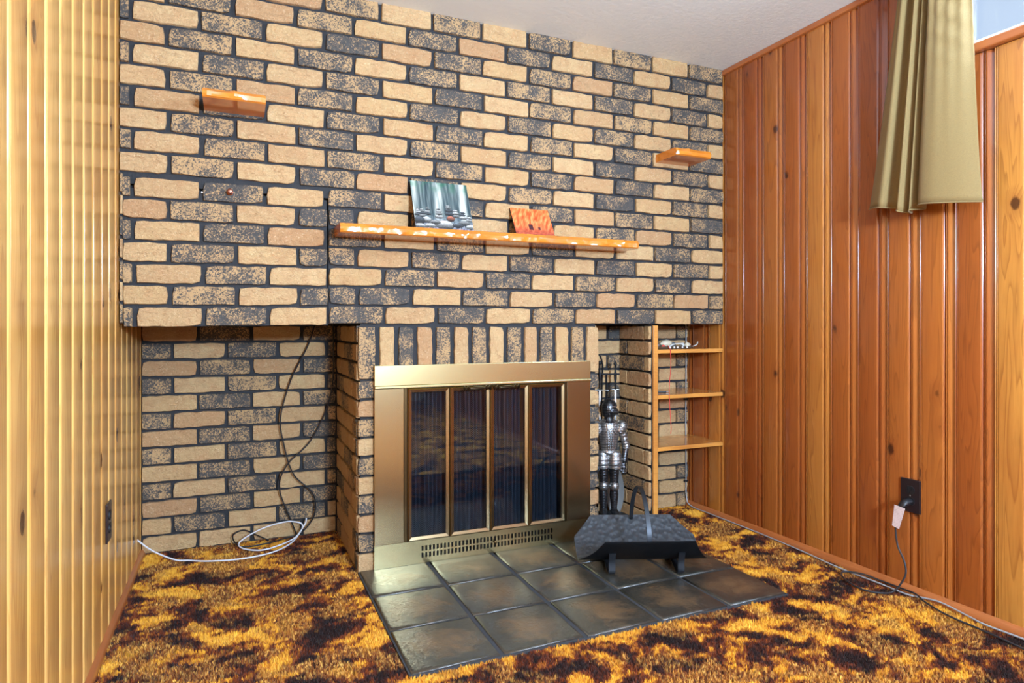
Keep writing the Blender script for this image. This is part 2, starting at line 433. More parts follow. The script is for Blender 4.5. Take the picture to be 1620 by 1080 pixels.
# right wall: window opening Y 0.08..1.40, z 1.82..2.10
WY0, WY1, WZ0, WZ1 = 0.08, 1.40, 1.815, 2.095
W2Y0, W2Y1 = -2.0, -1.05
wb_ = MB()
x0, x1 = XR + 0.014, XR + 0.12
wb_.box(x0, x1, YBACK, 3.05, -0.05, WZ0); wb_.box(x0, x1, YBACK, 3.05, WZ1, ZC + 0.05)
wb_.box(x0, x1, WY1, 3.05, WZ0, WZ1); wb_.box(x0, x1, W2Y1, WY0, WZ0, WZ1); wb_.box(x0, x1, YBACK, W2Y0, WZ0, WZ1)
wall_right = wb_.build('wall_right', M['trim']); tag(wall_right, 'knotty pine plank wall with the high window and curtain', 'wall', kind='structure')
PR = 0.1195
full = plank_mesh(PR, 0.0, ZC - 0.002); low = plank_mesh(PR, 0.0, WZ0 - 0.03); top = plank_mesh(PR, WZ1 + 0.02, ZC - 0.002)
for me in (full, low, top): me.materials.append(M['pine_r'])
y = 2.455 - 0.009 + PR * 3
while y > -1.5:
    inwin = (y - PR < WY1 + 0.02 and y > WY0) or (y - PR < W2Y1 and y > W2Y0)
    for me in ((low, top) if inwin else (full,)):
        if y - PR > 2.84: continue
        o = bpy.data.objects.new('plank', me); COL.objects.link(o); o.parent = wall_right
        o.location = (XR, y, 0); o.rotation_euler = (0, 0, -PI / 2)
    y -= PR
# left wall
wl = MB(); wl.box(XL - 0.10, XL - 0.014, YBACK, 3.05, -0.05, ZC + 0.05)
wall_left = wl.build('wall_left', M['trim']); tag(wall_left, 'glossy pine plank wall beside the left niche, bright light painted into its honey tone', 'wall', kind='structure')
PLW = 0.1165
fl_me = plank_mesh(PLW, 0.0, ZC - 0.002, flip=True); fl_me.materials.append(M['pine_l'])
y = 1.328 - PLW * 0.0 - PLW * 15
while y < 2.99:
    o = bpy.data.objects.new('plank', fl_me); COL.objects.link(o); o.parent = wall_left
    o.location = (XL, y, 0); o.rotation_euler = (0, 0, PI / 2)
    y += PLW

# trims
def quarter(name, x, sgn, y0, y1, z, r, zs, mat, label, nm):
    pts = [(x, z)] + [(x - sgn * r * math.cos(a), z + zs * r * math.sin(a)) for a in [i * PI / 12 for i in range(7)]]
    m = MB(); m.rings([[(px, y0, pz) for px, pz in pts], [(px, y1, pz) for px, pz in pts]])
    return tag(m.build(nm, mat, smooth=True), label, 'trim', kind='structure')
quarter('b', XR, 1, YBACK, YNR, 0.0, 0.019, 1.5, M['trim'], 'brown quarter-round baseboard along the right plank wall', 'baseboard_right')
quarter('b', XL, -1, YBACK, YN, 0.0, 0.016, 1.5, M['trim'], 'brown quarter-round baseboard along the left plank wall', 'baseboard_left')
m = MB(); m.box(XR - 0.014, XR + 0.01, YBACK, YF + 0.01, ZC - 0.024, ZC - 0.0005)
tag(bevel(m.build('trim_1', M['trim']), 0.005), 'narrow brown moulding along the top of the right plank wall', 'trim', kind='structure')

# window in the right wall
def window(name, ya, yb, label):
    w = thing(name, label, 'window', ((x0 + x1) / 2, (ya + yb) / 2, WZ0), 0, kind='structure')
    L = yb - ya; h = WZ1 - WZ0; t = 0.035
    fr = MB()
    fr.box(-0.02, 0.04, -L / 2, L / 2, 0, t); fr.box(-0.02, 0.04, -L / 2, L / 2, h - t, h)
    fr.box(-0.02, 0.04, -L / 2, -L / 2 + t, t, h - t); fr.box(-0.02, 0.04, L / 2 - t, L / 2, t, h - t); fr.box(-0.02, 0.04, -0.02, 0.02, t, h - t)
    bevel(fr.build('window_frame', M['paint'], w), 0.003)
    for a, b in ((-L / 2 + t, -0.02), (0.02, L / 2 - t)):
        p = MB(); p.box(0.008, 0.013, a, b, t, h - t); p.build('pane', M['pane'], w)
    s = MB(); s.box(XR - 0.022 - w.location.x, 0, -L / 2 - 0.04, L / 2 + 0.04, -0.028, 0.0)
    bevel(s.build('window_sill', M['trim'], w), 0.004)
    s = MB(); s.box(XR - 0.014 - w.location.x, 0, -L / 2 - 0.04, L / 2 + 0.04, h, h + 0.022); s.build('window_head', M['trim'], w)
    for sy in (-1, 1):
        s = MB(); s.box(XR - 0.014 - w.location.x, 0, sy * (L / 2 + 0.02) - 0.02, sy * (L / 2 + 0.02) + 0.02, -0.0, h); s.build('window_jamb', M['trim'], w)
window('window_1', WY0, WY1, 'high narrow window in the pine wall beside the curtain')
window('added_window', W2Y0, W2Y1, 'high narrow window added out of view in the pine wall to light the room')  # unseen second window, added to light the room

# ------------------------------------------------------------------ bricks
TH = 0.013
cache = {}
def brick_mesh(L, H, seed):
    key = (round(L, 3), round(H, 3), seed)
    if key in cache: return cache[key]
    r = random.Random(hash(key) & 0xffff)
    def side(a, b, n): return [a + (b - a) * i / n for i in range(n)]
    nl = max(2, round(L / 0.026)); nh = max(2, round(H / 0.03)); js = min(1.0, L / 0.09)
    pts = [(x, -H / 2) for x in side(-L / 2, L / 2, nl)] + [(L / 2, z) for z in side(-H / 2, H / 2, nh)] + \
          [(x, H / 2) for x in side(L / 2, -L / 2, nl)] + [(-L / 2, z) for z in side(H / 2, -H / 2, nh)]
    out = []
    for i, (x, z) in enumerate(pts):
        cx = abs(abs(x) - L / 2) < 1e-6 and abs(abs(z) - H / 2) < 1e-6
        k = 0.0
        if cx:
            k = r.choice([0.0006, 0.001, 0.0015, 0.0045]) * js
        out.append((x * (1 - k / (L / 2)) + r.uniform(-.0010, .0010) * js, z * (1 - k / (H / 2)) + r.uniform(-.0019, .0019)))
    n = len(out)
    back = [(x, 0.004, z) for x, z in out]
    mid = [(x, -TH + 0.0022, z) for x, z in out]
    ins = 0.0016
    front = [(x * (1 - ins / (L / 2)), -TH + r.uniform(-.001, .001), z * (1 - ins / (H / 2))) for x, z in out]
    fs = []
    for a in (0, n):
        for i in range(n):
            j = (i + 1) % n
            fs.append((a + i, a + j, a + n + j, a + n + i))
    vs = back + mid + front + [(r.uniform(-.2, .2) * L, -TH - 0.0004, 0)]
    fs += [(2 * n + i, 2 * n + (i + 1) % n, 3 * n) for i in range(n)]
    me = bpy.data.meshes.new('brick'); me.from_pydata(vs, [], fs); me.update()
    me.polygons.foreach_set('use_smooth', [True] * len(me.polygons)); me.set_sharp_from_angle(angle=math.radians(35))
    cache[key] = me
    return me
matmesh = {}
def put_brick(parent, L, H, center, rz, mat, seed=None, vertical=False):
    """center = point on the mortar plane; local -y of the brick looks out of the wall"""
    seed = random.randrange(7) if seed is None else seed
    me = brick_mesh(L, H, seed)
    k = (me.name, mat)
    if k not in matmesh:
        c = me.copy(); c.materials.clear(); c.materials.append(M[mat]); matmesh[k] = c
    o = bpy.data.objects.new('brick', matmesh[k]); COL.objects.link(o); o.parent = parent
    o.location = center
    e = (0, PI / 2, 0) if vertical else (random.choice((0, 0)), random.gauss(0, 0.004), 0)
    o.rotation_euler = (e[0], e[1], rz + (PI if False else 0))
    return o

GAP = 0.0125
GAPZ = 0.0100
def jt(): return random.uniform(-0.0025, 0.0025)

# upper brick wall (above the niches), 17 courses
up = MB()
up.box(XL, 0.315, YF + MOR, 3.04, ZB + PH * 6.5, ZC); up.box(0.315, XR, YF + MOR, 3.04, ZB + 0.004, ZC)
up.box(XL, 0.315, YF + MOR + 0.03, 3.04, ZB + 0.03, ZB + PH * 6.5)
up.box(XL, -0.3405, YF + MOR, YF + MOR + 0.04, ZB + 0.004, ZB + PH * 6.5)
wall_back = up.build('wall_back', M['mortar']); tag(wall_back, 'tan and speckled brick wall above the fireplace and mantel shelf', 'wall', kind='structure')
# hinged cupboard front covered in the same brick
PX0, PX1 = -0.339, 0.3125
panel = thing('door_1', 'brick-faced cupboard door with a small copper knob above the left niche', 'door', (PX1, YF + MOR, ZB), 0, kind='structure')
pb = MB(); pb.box(PX0 - PX1, 0, 0.0, 0.028, 0.003, PH * 6.45)
pb.build('door_board', M['mortar'], panel)
panel.rotation_euler = (0, -0.009, 0)
panel.location = (PX1, YF + MOR - 0.001, ZB - 0.005)
RIGHT_INV = {}
def up_color(row, k):
    if row % 2 == 0: tan = (k % 2 == 0)
    else: tan = (k % 2 != 0)
    if k >= 1 and row in FLIP: tan = not tan
    return 'tan' if tan else 'dark'
FLIP = {1, 2}
EXC = {(4, 7): 'tan', (4, 8): 'dark', (4, 9): 'tan'}
Z0R = []
for row in range(17):
    z = ZB + PH * (row + 0.5)
    off = (0.107 if row % 2 == 0 else 0.212) - 0.016 * row / 16.0
    H = PH - GAPZ
    for k in range(-4, 12):
        a, b = off + PL * k, off + PL * (k + 1)
        col = EXC.get((row, k), None) or up_color(row, k)
        segs = []
        xa, xb = a + GAP / 2 + jt(), b - GAP / 2 + jt()
        lo, hi = XL + 0.002, 2.147
        if row <= 6:
            for s0, s1, par in ((lo, PX0 - 0.002, wall_back), (PX0, PX1, panel), (PX1 + 0.003, hi, wall_back)):
                p, q = max(xa, s0), min(xb, s1)
                if q - p > 0.008: segs.append((p, q, par))
        else:
            p, q = max(xa, lo), min(xb, hi)
            if q - p > 0.008: segs.append((p, q, wall_back))
        for p, q, par in segs:
            L = q - p
            if abs(L - (PL - GAP)) < 0.006: L = PL - GAP
            c = ((p + q) / 2, YF + MOR, z + random.uniform(-.001, .001))
            Hh = H
            if row == 16: Hh = H + 0.006; c = (c[0], c[1], c[2] + 0.003)
            if par is panel:
                c = (c[0] - PX1, 0.0, c[2] - ZB)
            put_brick(par, L, Hh, c, 0, col)
kn = MB(); kn.lathe([(0.001, 0), (0.011, 0), (0.011, 0.003), (0.006, 0.006), (0.005, 0.014), (0.009, 0.019), (0.0095, 0.024), (0.006, 0.028), (0.001, 0.029)], 18, mat=Matrix.Rotation(PI / 2, 3, 'X'))
o = kn.build('knob', M['copper'], panel, smooth=True); o.location = (-0.0142 - PX1, -TH, PH * 6.5)
for xx in (-0.098, 0.112):
    s = MB(); s.box(-0.007, 0.007, -0.004, 0.0, -0.0022, 0.0022); o = s.build('latch_strip', M['steel'], panel); o.location = (xx - PX1, 0.0, PH * 6.45)

# chimney breast below, with firebox opening behind the insert
OX0, OX1, OZ1 = 0.55, 1.335, 0.70
cb = MB()
cb.box(CXL + MOR, OX0, YF + MOR, 3.04, 0, ZB + 0.004); cb.box(OX1, CXR - MOR, YF + MOR, 3.04, 0, ZB + 0.004)
cb.box(OX0, OX1, YF + MOR, 3.04, OZ1, ZB + 0.004); cb.box(OX0, OX1, 2.95, 3.04, 0, OZ1)
chim = cb.build('wall_chimney', M['mortar']); tag(chim, 'brick chimney breast around the brass fireplace insert', 'wall', kind='structure')
sj = [0.421, 0.493, 0.566, 0.641, 0.716, 0.791, 0.866, 0.942, 1.019, 1.097, 1.169, 1.243, 1.318, 1.393, 1.459]
for i in range(14):
    a, b = sj[i], sj[i + 1]
    w = b - a - (0.018 if 0 < i < 13 else 0.009)
    put_brick(chim, 0.196, w, ((a + b) / 2 + (-.004 if i == 0 else .004 if i == 13 else 0), YF + MOR, ZB - 0.008 - 0.098), 0, 'dark' if i % 2 == 0 else 'tan', vertical=True)
JP = 0.723 / 10.0
for r in range(10):
    z = JP * (r + 0.5)
    cl = 'dark' if r % 2 else 'tan'
    put_brick(chim, 0.100, JP - GAPZ, (CXL + 0.05, YF + MOR, z), 0, cl)
    put_brick(chim, 0.100, JP - GAPZ, (CXR - 0.05, YF + MOR, z), 0, cl)
NP = ZB / 13.0
NH = NP - GAPZ
for r in range(13):
    z = NP * (r + 0.5)
    joints = [YF + TH, 2.565, 2.78, YN] if r % 2 else [YF + TH, 2.52, 2.67, 2.87, YN]
    for i in range(len(joints) - 1):
        a, b = joints[i], joints[i + 1]
        c = 'tan' if (i + r // 2) % 3 else 'dark'
        put_brick(chim, b - a - (0.006 if i == 0 else GAP), NH, (CXL + MOR, (a + b) / 2, z), -PI / 2, c)
    joints = [YF + TH, 2.60, YNR]
    for i in range(2):
        a, b = joints[i], joints[i + 1]
        put_brick(chim, b - a - GAP, NH, (CXR - MOR, (a + b) / 2, z), PI / 2, ('tan', 'dark')[(i + r) % 2])

# back of the left niche
nb = MB(); nb.box(XL, CXL + 0.02, YN + MOR, 3.05, 0, ZB + 0.03)
nl_ = nb.build('wall_niche_left', M['mortar']); tag(nl_, 'shaded brick back wall of the left niche behind the cables', 'wall', kind='structure')
for r in range(13):
    z = NP * (r + 0.5)
    js = [XL, -0.146, 0.063, 0.268, 0.42] if r % 2 == 0 else [XL, -0.241, -0.036, 0.168, 0.373, 0.42]
    for i in range(len(js) - 1):
        a, b = js[i] + jt() * (i > 0), js[i + 1]
        if r % 2 == 0: c = 'tan' if i % 2 == 0 else 'dark'
        else: c = 'dark' if i % 2 == 0 else 'tan'
        if r == 0: c = 'tan'
        if r == 1: c = ('tan', 'dark', 'tan', 'dark', 'tan')[i]
        put_brick(nl_, b - a - (0.006 if i == 0 else GAP), NH, ((a + b) / 2, YN + MOR, z), 0, c)
# back of the right niche
nb = MB(); nb.box(CXR - 0.02, XR, YNR + MOR, 3.05, 0, ZB + 0.004)
nr_ = nb.build('wall_niche_right', M['mortar']); tag(nr_, 'brick back wall of the right niche behind the shelves', 'wall', kind='structure')
for r in range(13):
    z = NP * (r + 0.5)
    js = [CXR, 1.667, 1.873, 2.0785, XR] if r % 2 == 0 else [CXR, 1.56, 1.763, 1.968, XR - 0.005]
    for i in range(4):
        a, b = js[i], js[i + 1]
        c = 'dark' if (r % 2 == 0 and i in (1, 3)) or (r % 4 == 1 and i == 0) else 'tan'
        put_brick(nr_, b - a - (0.006 if i == 3 else GAP), NH, ((a + b) / 2, YNR + MOR, z), 0, c)
# partition: board edge with brick on its left face
pw = MB(); pw.box(XD + 0.011, XD + 0.014, YF + 0.012, YNR + 0.01, 0, ZB + 0.002)
part_ = pw.build('wall_partition', M['mortar']); tag(part_, 'short brick-faced partition between the knight and the shelves', 'wall', kind='structure')
for r in range(13):
    z = NP * (r + 0.5)
    js = [YF + 0.012, 2.505, YNR] if r % 2 == 0 else [YF + 0.012, 2.641, YNR]
    for i in range(2):
        a, b = js[i], js[i + 1]
        c = 'dark' if (r % 4 == 2 and i == 1) or (r % 4 == 3 and i == 1) else 'tan'
        put_brick(part_, b - a - (0.005 if i == 0 else 0.008), NH, (XD + 0.011, (a + b) / 2, z), -PI / 2, c)

# ------------------------------------------------------------------ hearth
h = thing('hearth', 'low hearth of dark glazed square tiles in front of the brass insert', 'hearth', (1.08, 2.06, 0))
HX0, HX1, HY0, HY1 = 0.42, 1.745, 1.665, 2.448
sl = MB(); sl.box(HX0 - 1.08, HX1 - 1.08, HY0 - 2.06, HY1 - 2.06, -0.002, 0.0055); sl.build('grout_bed', M['grout'], h)
tx = [HX0, 0.685, 0.953, 1.2205, 1.489, HX1]; ty = [HY0, 1.928, 2.190, HY1]
tcache = {}
for i in range(5):
    for j in range(3):
        w, d = tx[i + 1] - tx[i] - 0.013, ty[j + 1] - ty[j] - 0.013
        key = (round(w, 2), round(d, 2))
        if key not in tcache:
            mb = MB(); rs = []
            for ins, z in ((0, 0.004), (0.0, 0.0085), (0.004, 0.0115), (0.012, 0.0122)):
                rs.append([(sx * (w / 2 - ins), sy * (d / 2 - ins), z) for sx, sy in ((-1, -1), (1, -1), (1, 1), (-1, 1))])
            mb.rings(rs); o = mb.build('tile', M['tile'], h, smooth=True, sharp=60); tcache[key] = o.data
        else:
            o = bpy.data.objects.new('tile', tcache[key]); COL.objects.link(o); o.parent = h
        o.location = ((tx[i] + tx[i + 1]) / 2 - 1.08, (ty[j] + ty[j + 1]) / 2 - 2.06, 0)

# ------------------------------------------------------------------ carpet pile
def carpet():
    N = 620000
    X = rng.uniform(XL + 0.012, XR - 0.015, N); Y = 3.0 - (3.0 - 0.95) * rng.random(N) ** 1.0
    keep = np.ones(N, bool)
    keep &= ~((X > HX0 - 0.004) & (X < HX1 + 0.004) & (Y > HY0 - 0.002))
    keep &= ~((X > HX0) & (X < CXR) & (Y > 2.4))
    keep &= ~((X > CXR - 0.01) & (Y > YNR - 0.004))
    keep &= ~((X > XD) & (X < XD + 0.04) & (Y > YF))
    keep &= ~(Y > YN - 0.004)
    X, Y = X[keep], Y[keep]; n = len(X)
    g = 0.009
    ci = np.floor(X / g).astype(int); cj = np.floor(Y / g).astype(int)
    def hs(k): return np.mod(np.sin(ci * 127.1 + cj * 311.7 + k * 74.7) * 43758.5453, 1.0)
    ccx = (ci + 0.2 + 0.6 * hs(1)) * g; ccy = (cj + 0.2 + 0.6 * hs(2)) * g
    hh = (0.005 + 0.006 * hs(3)) * rng.uniform(0.75, 1.05, n); w = rng.uniform(0.0013, 0.0024, n)
    a = rng.uniform(0, 2 * PI, n)
    lx = (ccx - X) * 0.35 + (hs(4) - 0.5) * 0.006 + rng.normal(0, 0.0012, n); ly = (ccy - Y) * 0.35 + (hs(5) - 0.5) * 0.006 + rng.normal(0, 0.0012, n)
    V = np.empty((n, 3, 3), np.float32)
    V[:, 0] = np.stack([X - np.cos(a) * w, Y - np.sin(a) * w, np.full(n, -0.002)], 1)
    V[:, 1] = np.stack([X + np.cos(a) * w, Y + np.sin(a) * w, np.full(n, -0.002)], 1)
    V[:, 2] = np.stack([X + lx, Y + ly, hh], 1)
    me = bpy.data.meshes.new('carpet_pile')
    me.vertices.add(n * 3); me.vertices.foreach_set('co', V.ravel())
    me.loops.add(n * 3); me.loops.foreach_set('vertex_index', np.arange(n * 3, dtype=np.int32))
    me.polygons.add(n); me.polygons.foreach_set('loop_start', np.arange(0, n * 3, 3, dtype=np.int32))
    me.update(calc_edges=True)
    o = link('carpet_pile', me, M['carpet'])
    tag(o, 'shaggy gold, rust and dark brown carpet pile covering the floor', 'carpet', kind='stuff')
carpet()

# ------------------------------------------------------------------ fireplace insert
IX0, IX1 = 0.477, 1.404
IY = 2.423
fi = thing('fireplace_insert', 'brushed brass fireplace insert with four folding glass door panels', 'fireplace', ((IX0 + IX1) / 2, IY, 0))
def fpart(name, mat, fn, parent=None, bw=0.0015, smooth=False):
    m = MB(); fn(m)
    o = m.build(name, mat, parent or fi, smooth=smooth)
    if bw: bevel(o, bw)
    return o
CX = (IX0 + IX1) / 2; HW = (IX1 - IX0) / 2
B0 = 0.0128
fpart('top_panel', M['brass_h'], lambda m: (m.box(-HW, HW, 0.0, 0.0265, 0.700, 0.777)))
fpart('top_lip', M['brass_h'], lambda m: (m.box(-HW, HW, -0.006, 0.012, 0.690, 0.6995)), bw=0.002)
fpart('bottom_panel_frame', M['brass_h'], lambda m: (m.box(-HW, HW, 0.004, 0.010, B0, 0.030), m.box(-HW, HW, 0.004, 0.010, 0.082, 0.100),
      m.box(-HW, -HW + 0.178, 0.004, 0.010, 0.030, 0.082), m.box(HW - 0.178, HW, 0.004, 0.010, 0.030, 0.082)), bw=0)
# vent grille: real slots in the bottom panel
def grille(m):
    n = 38; xa, xb = -HW + 0.178, HW - 0.178; p = (xb - xa) / n
    rows = [(0.0335, 0.0525), (0.0595, 0.0785)]
    m.box(xa, xb, 0.004, 0.008, 0.030, rows[0][0]); m.box(xa, xb, 0.004, 0.008, rows[0][1], rows[1][0]); m.box(xa, xb, 0.004, 0.008, rows[1][1], 0.082)
    for za, zb in rows:
        for i in range(n + 1):
            x = xa + p * i; h2 = p * 0.24
            m.box(max(xa, x - h2), min(xb, x + h2), 0.004, 0.008, za, zb)
fpart('vent_grille', M['brass_h'], grille, bw=0)
fpart('vent_backing', M['soot'], lambda m: m.box(-HW + 0.02, HW - 0.02, 0.0205, 0.024, 0.02, 0.095), bw=0)
k = MB(); k.lathe([(0.001, 0), (0.006, 0.002), (0.003, 0.008), (0.006, 0.013), (0.001, 0.016)], 14, mat=Matrix.Rotation(PI / 2, 3, 'X'))
o = k.build('vent_knob', M['brass_old'], fi, smooth=True); o.location = (0.02, 0.004, 0.056)
SW = 0.112
fpart('side_panel', M['brass_v'], lambda m: m.box(-HW, -HW + SW, 0.002, 0.0265, 0.1005, 0.6895))
fpart('side_panel', M['brass_v'], lambda m: m.box(HW - SW, HW, 0.002, 0.0265, 0.1005, 0.6895))
DX0, DX1 = -HW + SW + 0.004, HW - SW - 0.004
fpart('door_channel', M['brass_old'], lambda m: m.box(DX0 - 0.003, DX0 + 0.008, 0.003, 0.022, 0.101, 0.688), bw=0)
fpart('door_channel', M['brass_old'], lambda m: m.box(DX1 - 0.008, DX1 + 0.003, 0.003, 0.022, 0.101, 0.688), bw=0)
dw = (DX1 - DX0 - 0.018) / 4
zt0, zt1 = 0.1015, 0.6885
for i in range(4):
    a = DX0 + 0.009 + dw * i; b = a + dw
    fw = 0.016
    def frame(m, a=a, b=b):
        # mitred frame with a raised ridge
        for (p, q) in (((a, zt0), (a, zt1)), ((b, zt0), (b, zt1)), ((a, zt0), (b, zt0)), ((a, zt1), (b, zt1))):
            vert = p[0] == q[0]
            s = 1 if (p[0] == a and vert) or (not vert and p[1] == zt0) else -1
            def pt(t, w, y):
                if vert:
                    z = (zt0 + w if t == 0 else zt1 - w); return (p[0] + s * w, y, z)
                x = (a + w if t == 0 else b - w); return (x, y, p[1] + s * w)
            prof = [(0.0008, 0.012), (0.0008, 0.002), (0.005, -0.004), (fw, -0.001), (fw, 0.012)]
            m.rings([[pt(0, w, y) for w, y in prof], [pt(1, w, y) for w, y in prof]])
    d = fpart('door_panel', M['brass_v'], frame, bw=0)
    d['label'] = 'brass-framed glass fireplace door panel'
    g = MB(); g.box(a + fw - 0.002, b - fw + 0.002, 0.005, 0.008, zt0 + fw - 0.002, zt1 - fw + 0.002); g.build('glass_pane', M['glass'], d)
    if i in (1, 2):
        hb = MB()
        xa, xb = (a + 0.048, b - 0.004) if i == 1 else (a + 0.004, b - 0.048)
        L = xb - xa; z = zt1 - 0.008; pts = []; rr = []
        for q in range(41):
            t = q / 40
            e = min(t, 1 - t)
            r_ = 0.0028
            if e < 0.26: r_ = 0.0042 + 0.0022 * math.sin(e / 0.26 * PI * 4 - 0.6)
            else: r_ = 0.0026 + 0.0022 * math.cos((t - 0.5) / 0.24 * PI / 2)
            if e < 0.02: r_ = 0.002
            pts.append((xa + L * t, -0.023, z)); rr.append(r_ * 1.6)
        hb.tube(pts, rr, 10)
        for t in (0.2, 0.8): hb.tube([(xa + L * t, -0.023, z), (xa + L * t, 0.0, z)], 0.003, 8)
        hb.build('handle', M['handle'], d, smooth=True)
# pleated chain spark screen and firebox
sc_ = MB(); vs = []; n = 260
for i in range(n + 1):
    x = OX0 - CX + 0.005 + (OX1 - OX0 - 0.01) * i / n
    yy = 0.052 + 0.007 * math.sin(i * 0.55) + 0.004 * math.sin(i * 0.21 + 1)
    vs += [(x, yy, 0.03), (x, yy * 1.0 + 0.002, 0.69)]
sc_.add(vs, [(2 * i, 2 * i + 2, 2 * i + 3, 2 * i + 1) for i in range(n)])
sc_.build('spark_screen', M['screen'], fi, smooth=True, sharp=180, fix=False)
fpart('firebox', M['soot'], lambda m: (m.box(OX0 - CX + 0.002, OX1 - CX - 0.002, 0.50, 0.515, 0.0, 0.698), m.box(OX0 - CX + 0.002, OX0 - CX + 0.012, 0.06, 0.50, 0.0, 0.698),
      m.box(OX1 - CX - 0.012, OX1 - CX - 0.002, 0.06, 0.50, 0.0, 0.698), m.box(OX0 - CX + 0.002, OX1 - CX - 0.002, 0.025, 0.50, -0.001, 0.012)), bw=0)

# ------------------------------------------------------------------ hewn shelves
def hewn(name, x0, x1, y0, y1, z0, z1, label, cat, seed, group=None):
    """board with an axe-hewn front edge: rows along x, front edge facets vary"""
    r = random.Random(seed); rs = []; xs = [x0]; cut = []
    while xs[-1] < x1 - 0.03:
        xs.append(min(x1, xs[-1] + r.uniform(0.05, 0.12)))
    xs[-1] = x1
    h = z1 - z0
    for q in range(len(xs) - 1):
        a, b = xs[q], xs[q + 1]; d1 = r.uniform(0.003, 0.007); d2 = r.uniform(0.002, 0.010); tl = r.uniform(-0.004, 0.004); mz = r.uniform(0.45, 0.62)
        for k in range(7 if q < len(xs) - 2 else 8):
            t = k / 7; x = a + (b - a) * t; sc = math.sin(PI * t)
            e = 0.005 if (q == 0 and k == 0) or (q == len(xs) - 2 and k == 7) else 0
            fy = d1 * sc + tl * (t - 0.5) + e
            rs.append([(x, y1, z0), (x, y1, z1), (x, y0 + 0.024, z1), (x, y0 + 0.008 + fy + d2 * sc, z1 - 0.0025 - e * .4), (x, y0 + fy + 0.001, z0 + h * mz),
                       (x, y0 + fy + 0.0015, z0 + h * 0.32), (x, y0 + 0.005 + e, z0 + 0.004), (x, y0 + 0.012, z0)])
    m = MB(); m.rings(rs)
    o = m.build(name, M['beam'], smooth=True, sharp=16)
    return tag(o, label, cat, group)
hewn('mantel_shelf', 0.335, 1.572, 2.300, YF + 0.002, 1.254, 1.290, 'long hewn pine mantel shelf holding two small picture panels', 'shelf', 3)
hewn('wall_bracket_shelf', -0.099, 0.092, 2.290, YF + 0.002, 1.664, 1.697, 'short hewn pine ledge on the brick above the copper knob', 'shelf', 5)
hewn('wall_bracket_shelf', 1.759, 1.946, 2.288, YF + 0.002, 1.670, 1.705, 'short hewn pine ledge on the brick next to the pine wall', 'shelf', 8)

# picture panels (flat prints): a grid whose vertex colours are the print
def picture(name, label, X0, X1, yb, yt, zb, zt, fn, nx, nz):
    w = X1 - X0; L = math.hypot(yt - yb, zt - zb); t = 0.008
    tilt = math.atan2(yt - yb, zt - zb)
    o = thing(name, label, 'picture', ((X0 + X1) / 2, yb, zb + t * math.sin(tilt) - 0.0006))
    vs = []; cs = []
    for j in range(nz + 1):
        for i in range(nx + 1):
            u, v = i / nx, j / nz
            vs.append((-w / 2 + w * u, -0.0004, L * v)); cs.append(fn(u, v))
    fs = [(j * (nx + 1) + i, j * (nx + 1) + i + 1, (j + 1) * (nx + 1) + i + 1, (j + 1) * (nx + 1) + i) for j in range(nz) for i in range(nx)]
    me = bpy.data.meshes.new('print'); me.from_pydata(vs, [], fs); me.update()
    ca = me.color_attributes.new('print', 'FLOAT_COLOR', 'POINT')
    ca.data.foreach_set('color', np.array([lin(*[max(0, min(255, q)) for q in c]) for c in cs], np.float32).ravel())
    t_ = NT(name + '_print'); at = t_.n('ShaderNodeVertexColor', layer_name='print')
    t_.set(Base_Color=at.outputs[0], Roughness=0.5)
    p = link('print', me, t_.m, o); p.rotation_euler = (-tilt, 0, 0)
    m = MB(); m.box(-w / 2, w / 2, 0, t, 0, L); bd = bevel(m.build('backing_board', M['black'], o), 0.001); bd.rotation_euler = (-tilt, 0, 0)
    return o
def hsh(i, k=0): return (math.sin(i * 127.1 + k * 311.7) * 43758.5453) % 1.0
def sn(x, y, s=0): return mnoise.noise(Vector((x, y, s)))
cairns = [(0.07, 0.22, 4, 0.060), (0.24, 0.25, 5, 0.056), (0.42, 0.19, 4, 0.075), (0.60, 0.26, 4, 0.080), (0.72, 0.22, 3, 0.075), (0.84, 0.20, 3, 0.070), (0.95, 0.16, 3, 0.060), (0.14, 0.20, 4, 0.062)]
stones = []
for ci, (x, b, n, r0) in enumerate(cairns):
    z = b + 0.02
    for q in range(n):
        rx = r0 * (1 - 0.17 * q); rz = rx * 0.50
        stones.append((x + (hsh(ci, q) - .5) * 0.02, z + rz, rx, rz, hsh(ci + 9, q), ci)); z += rz * 1.9
base_st = [(0.5, 0.08, 0.17, 0.10, 0.75, 0), (0.62, 0.22, 0.075, 0.06, -1, 0), (0.2, 0.17, 0.09, 0.07, 0.8, 1), (0.34, 0.13, 0.09, 0.05, 0.6, 2), (0.85, 0.14, 0.1, 0.06, 0.5, 3), (0.08, 0.15, 0.09, 0.09, 0.2, 4), (0.73, 0.08, 0.1, 0.05, 0.3, 5), (0.95, 0.06, 0.09, 0.05, 0.85, 6), (0.25, 0.05, 0.10, 0.05, 0.7, 7), (0.08, 0.04, 0.1, 0.05, 0.9, 8)]
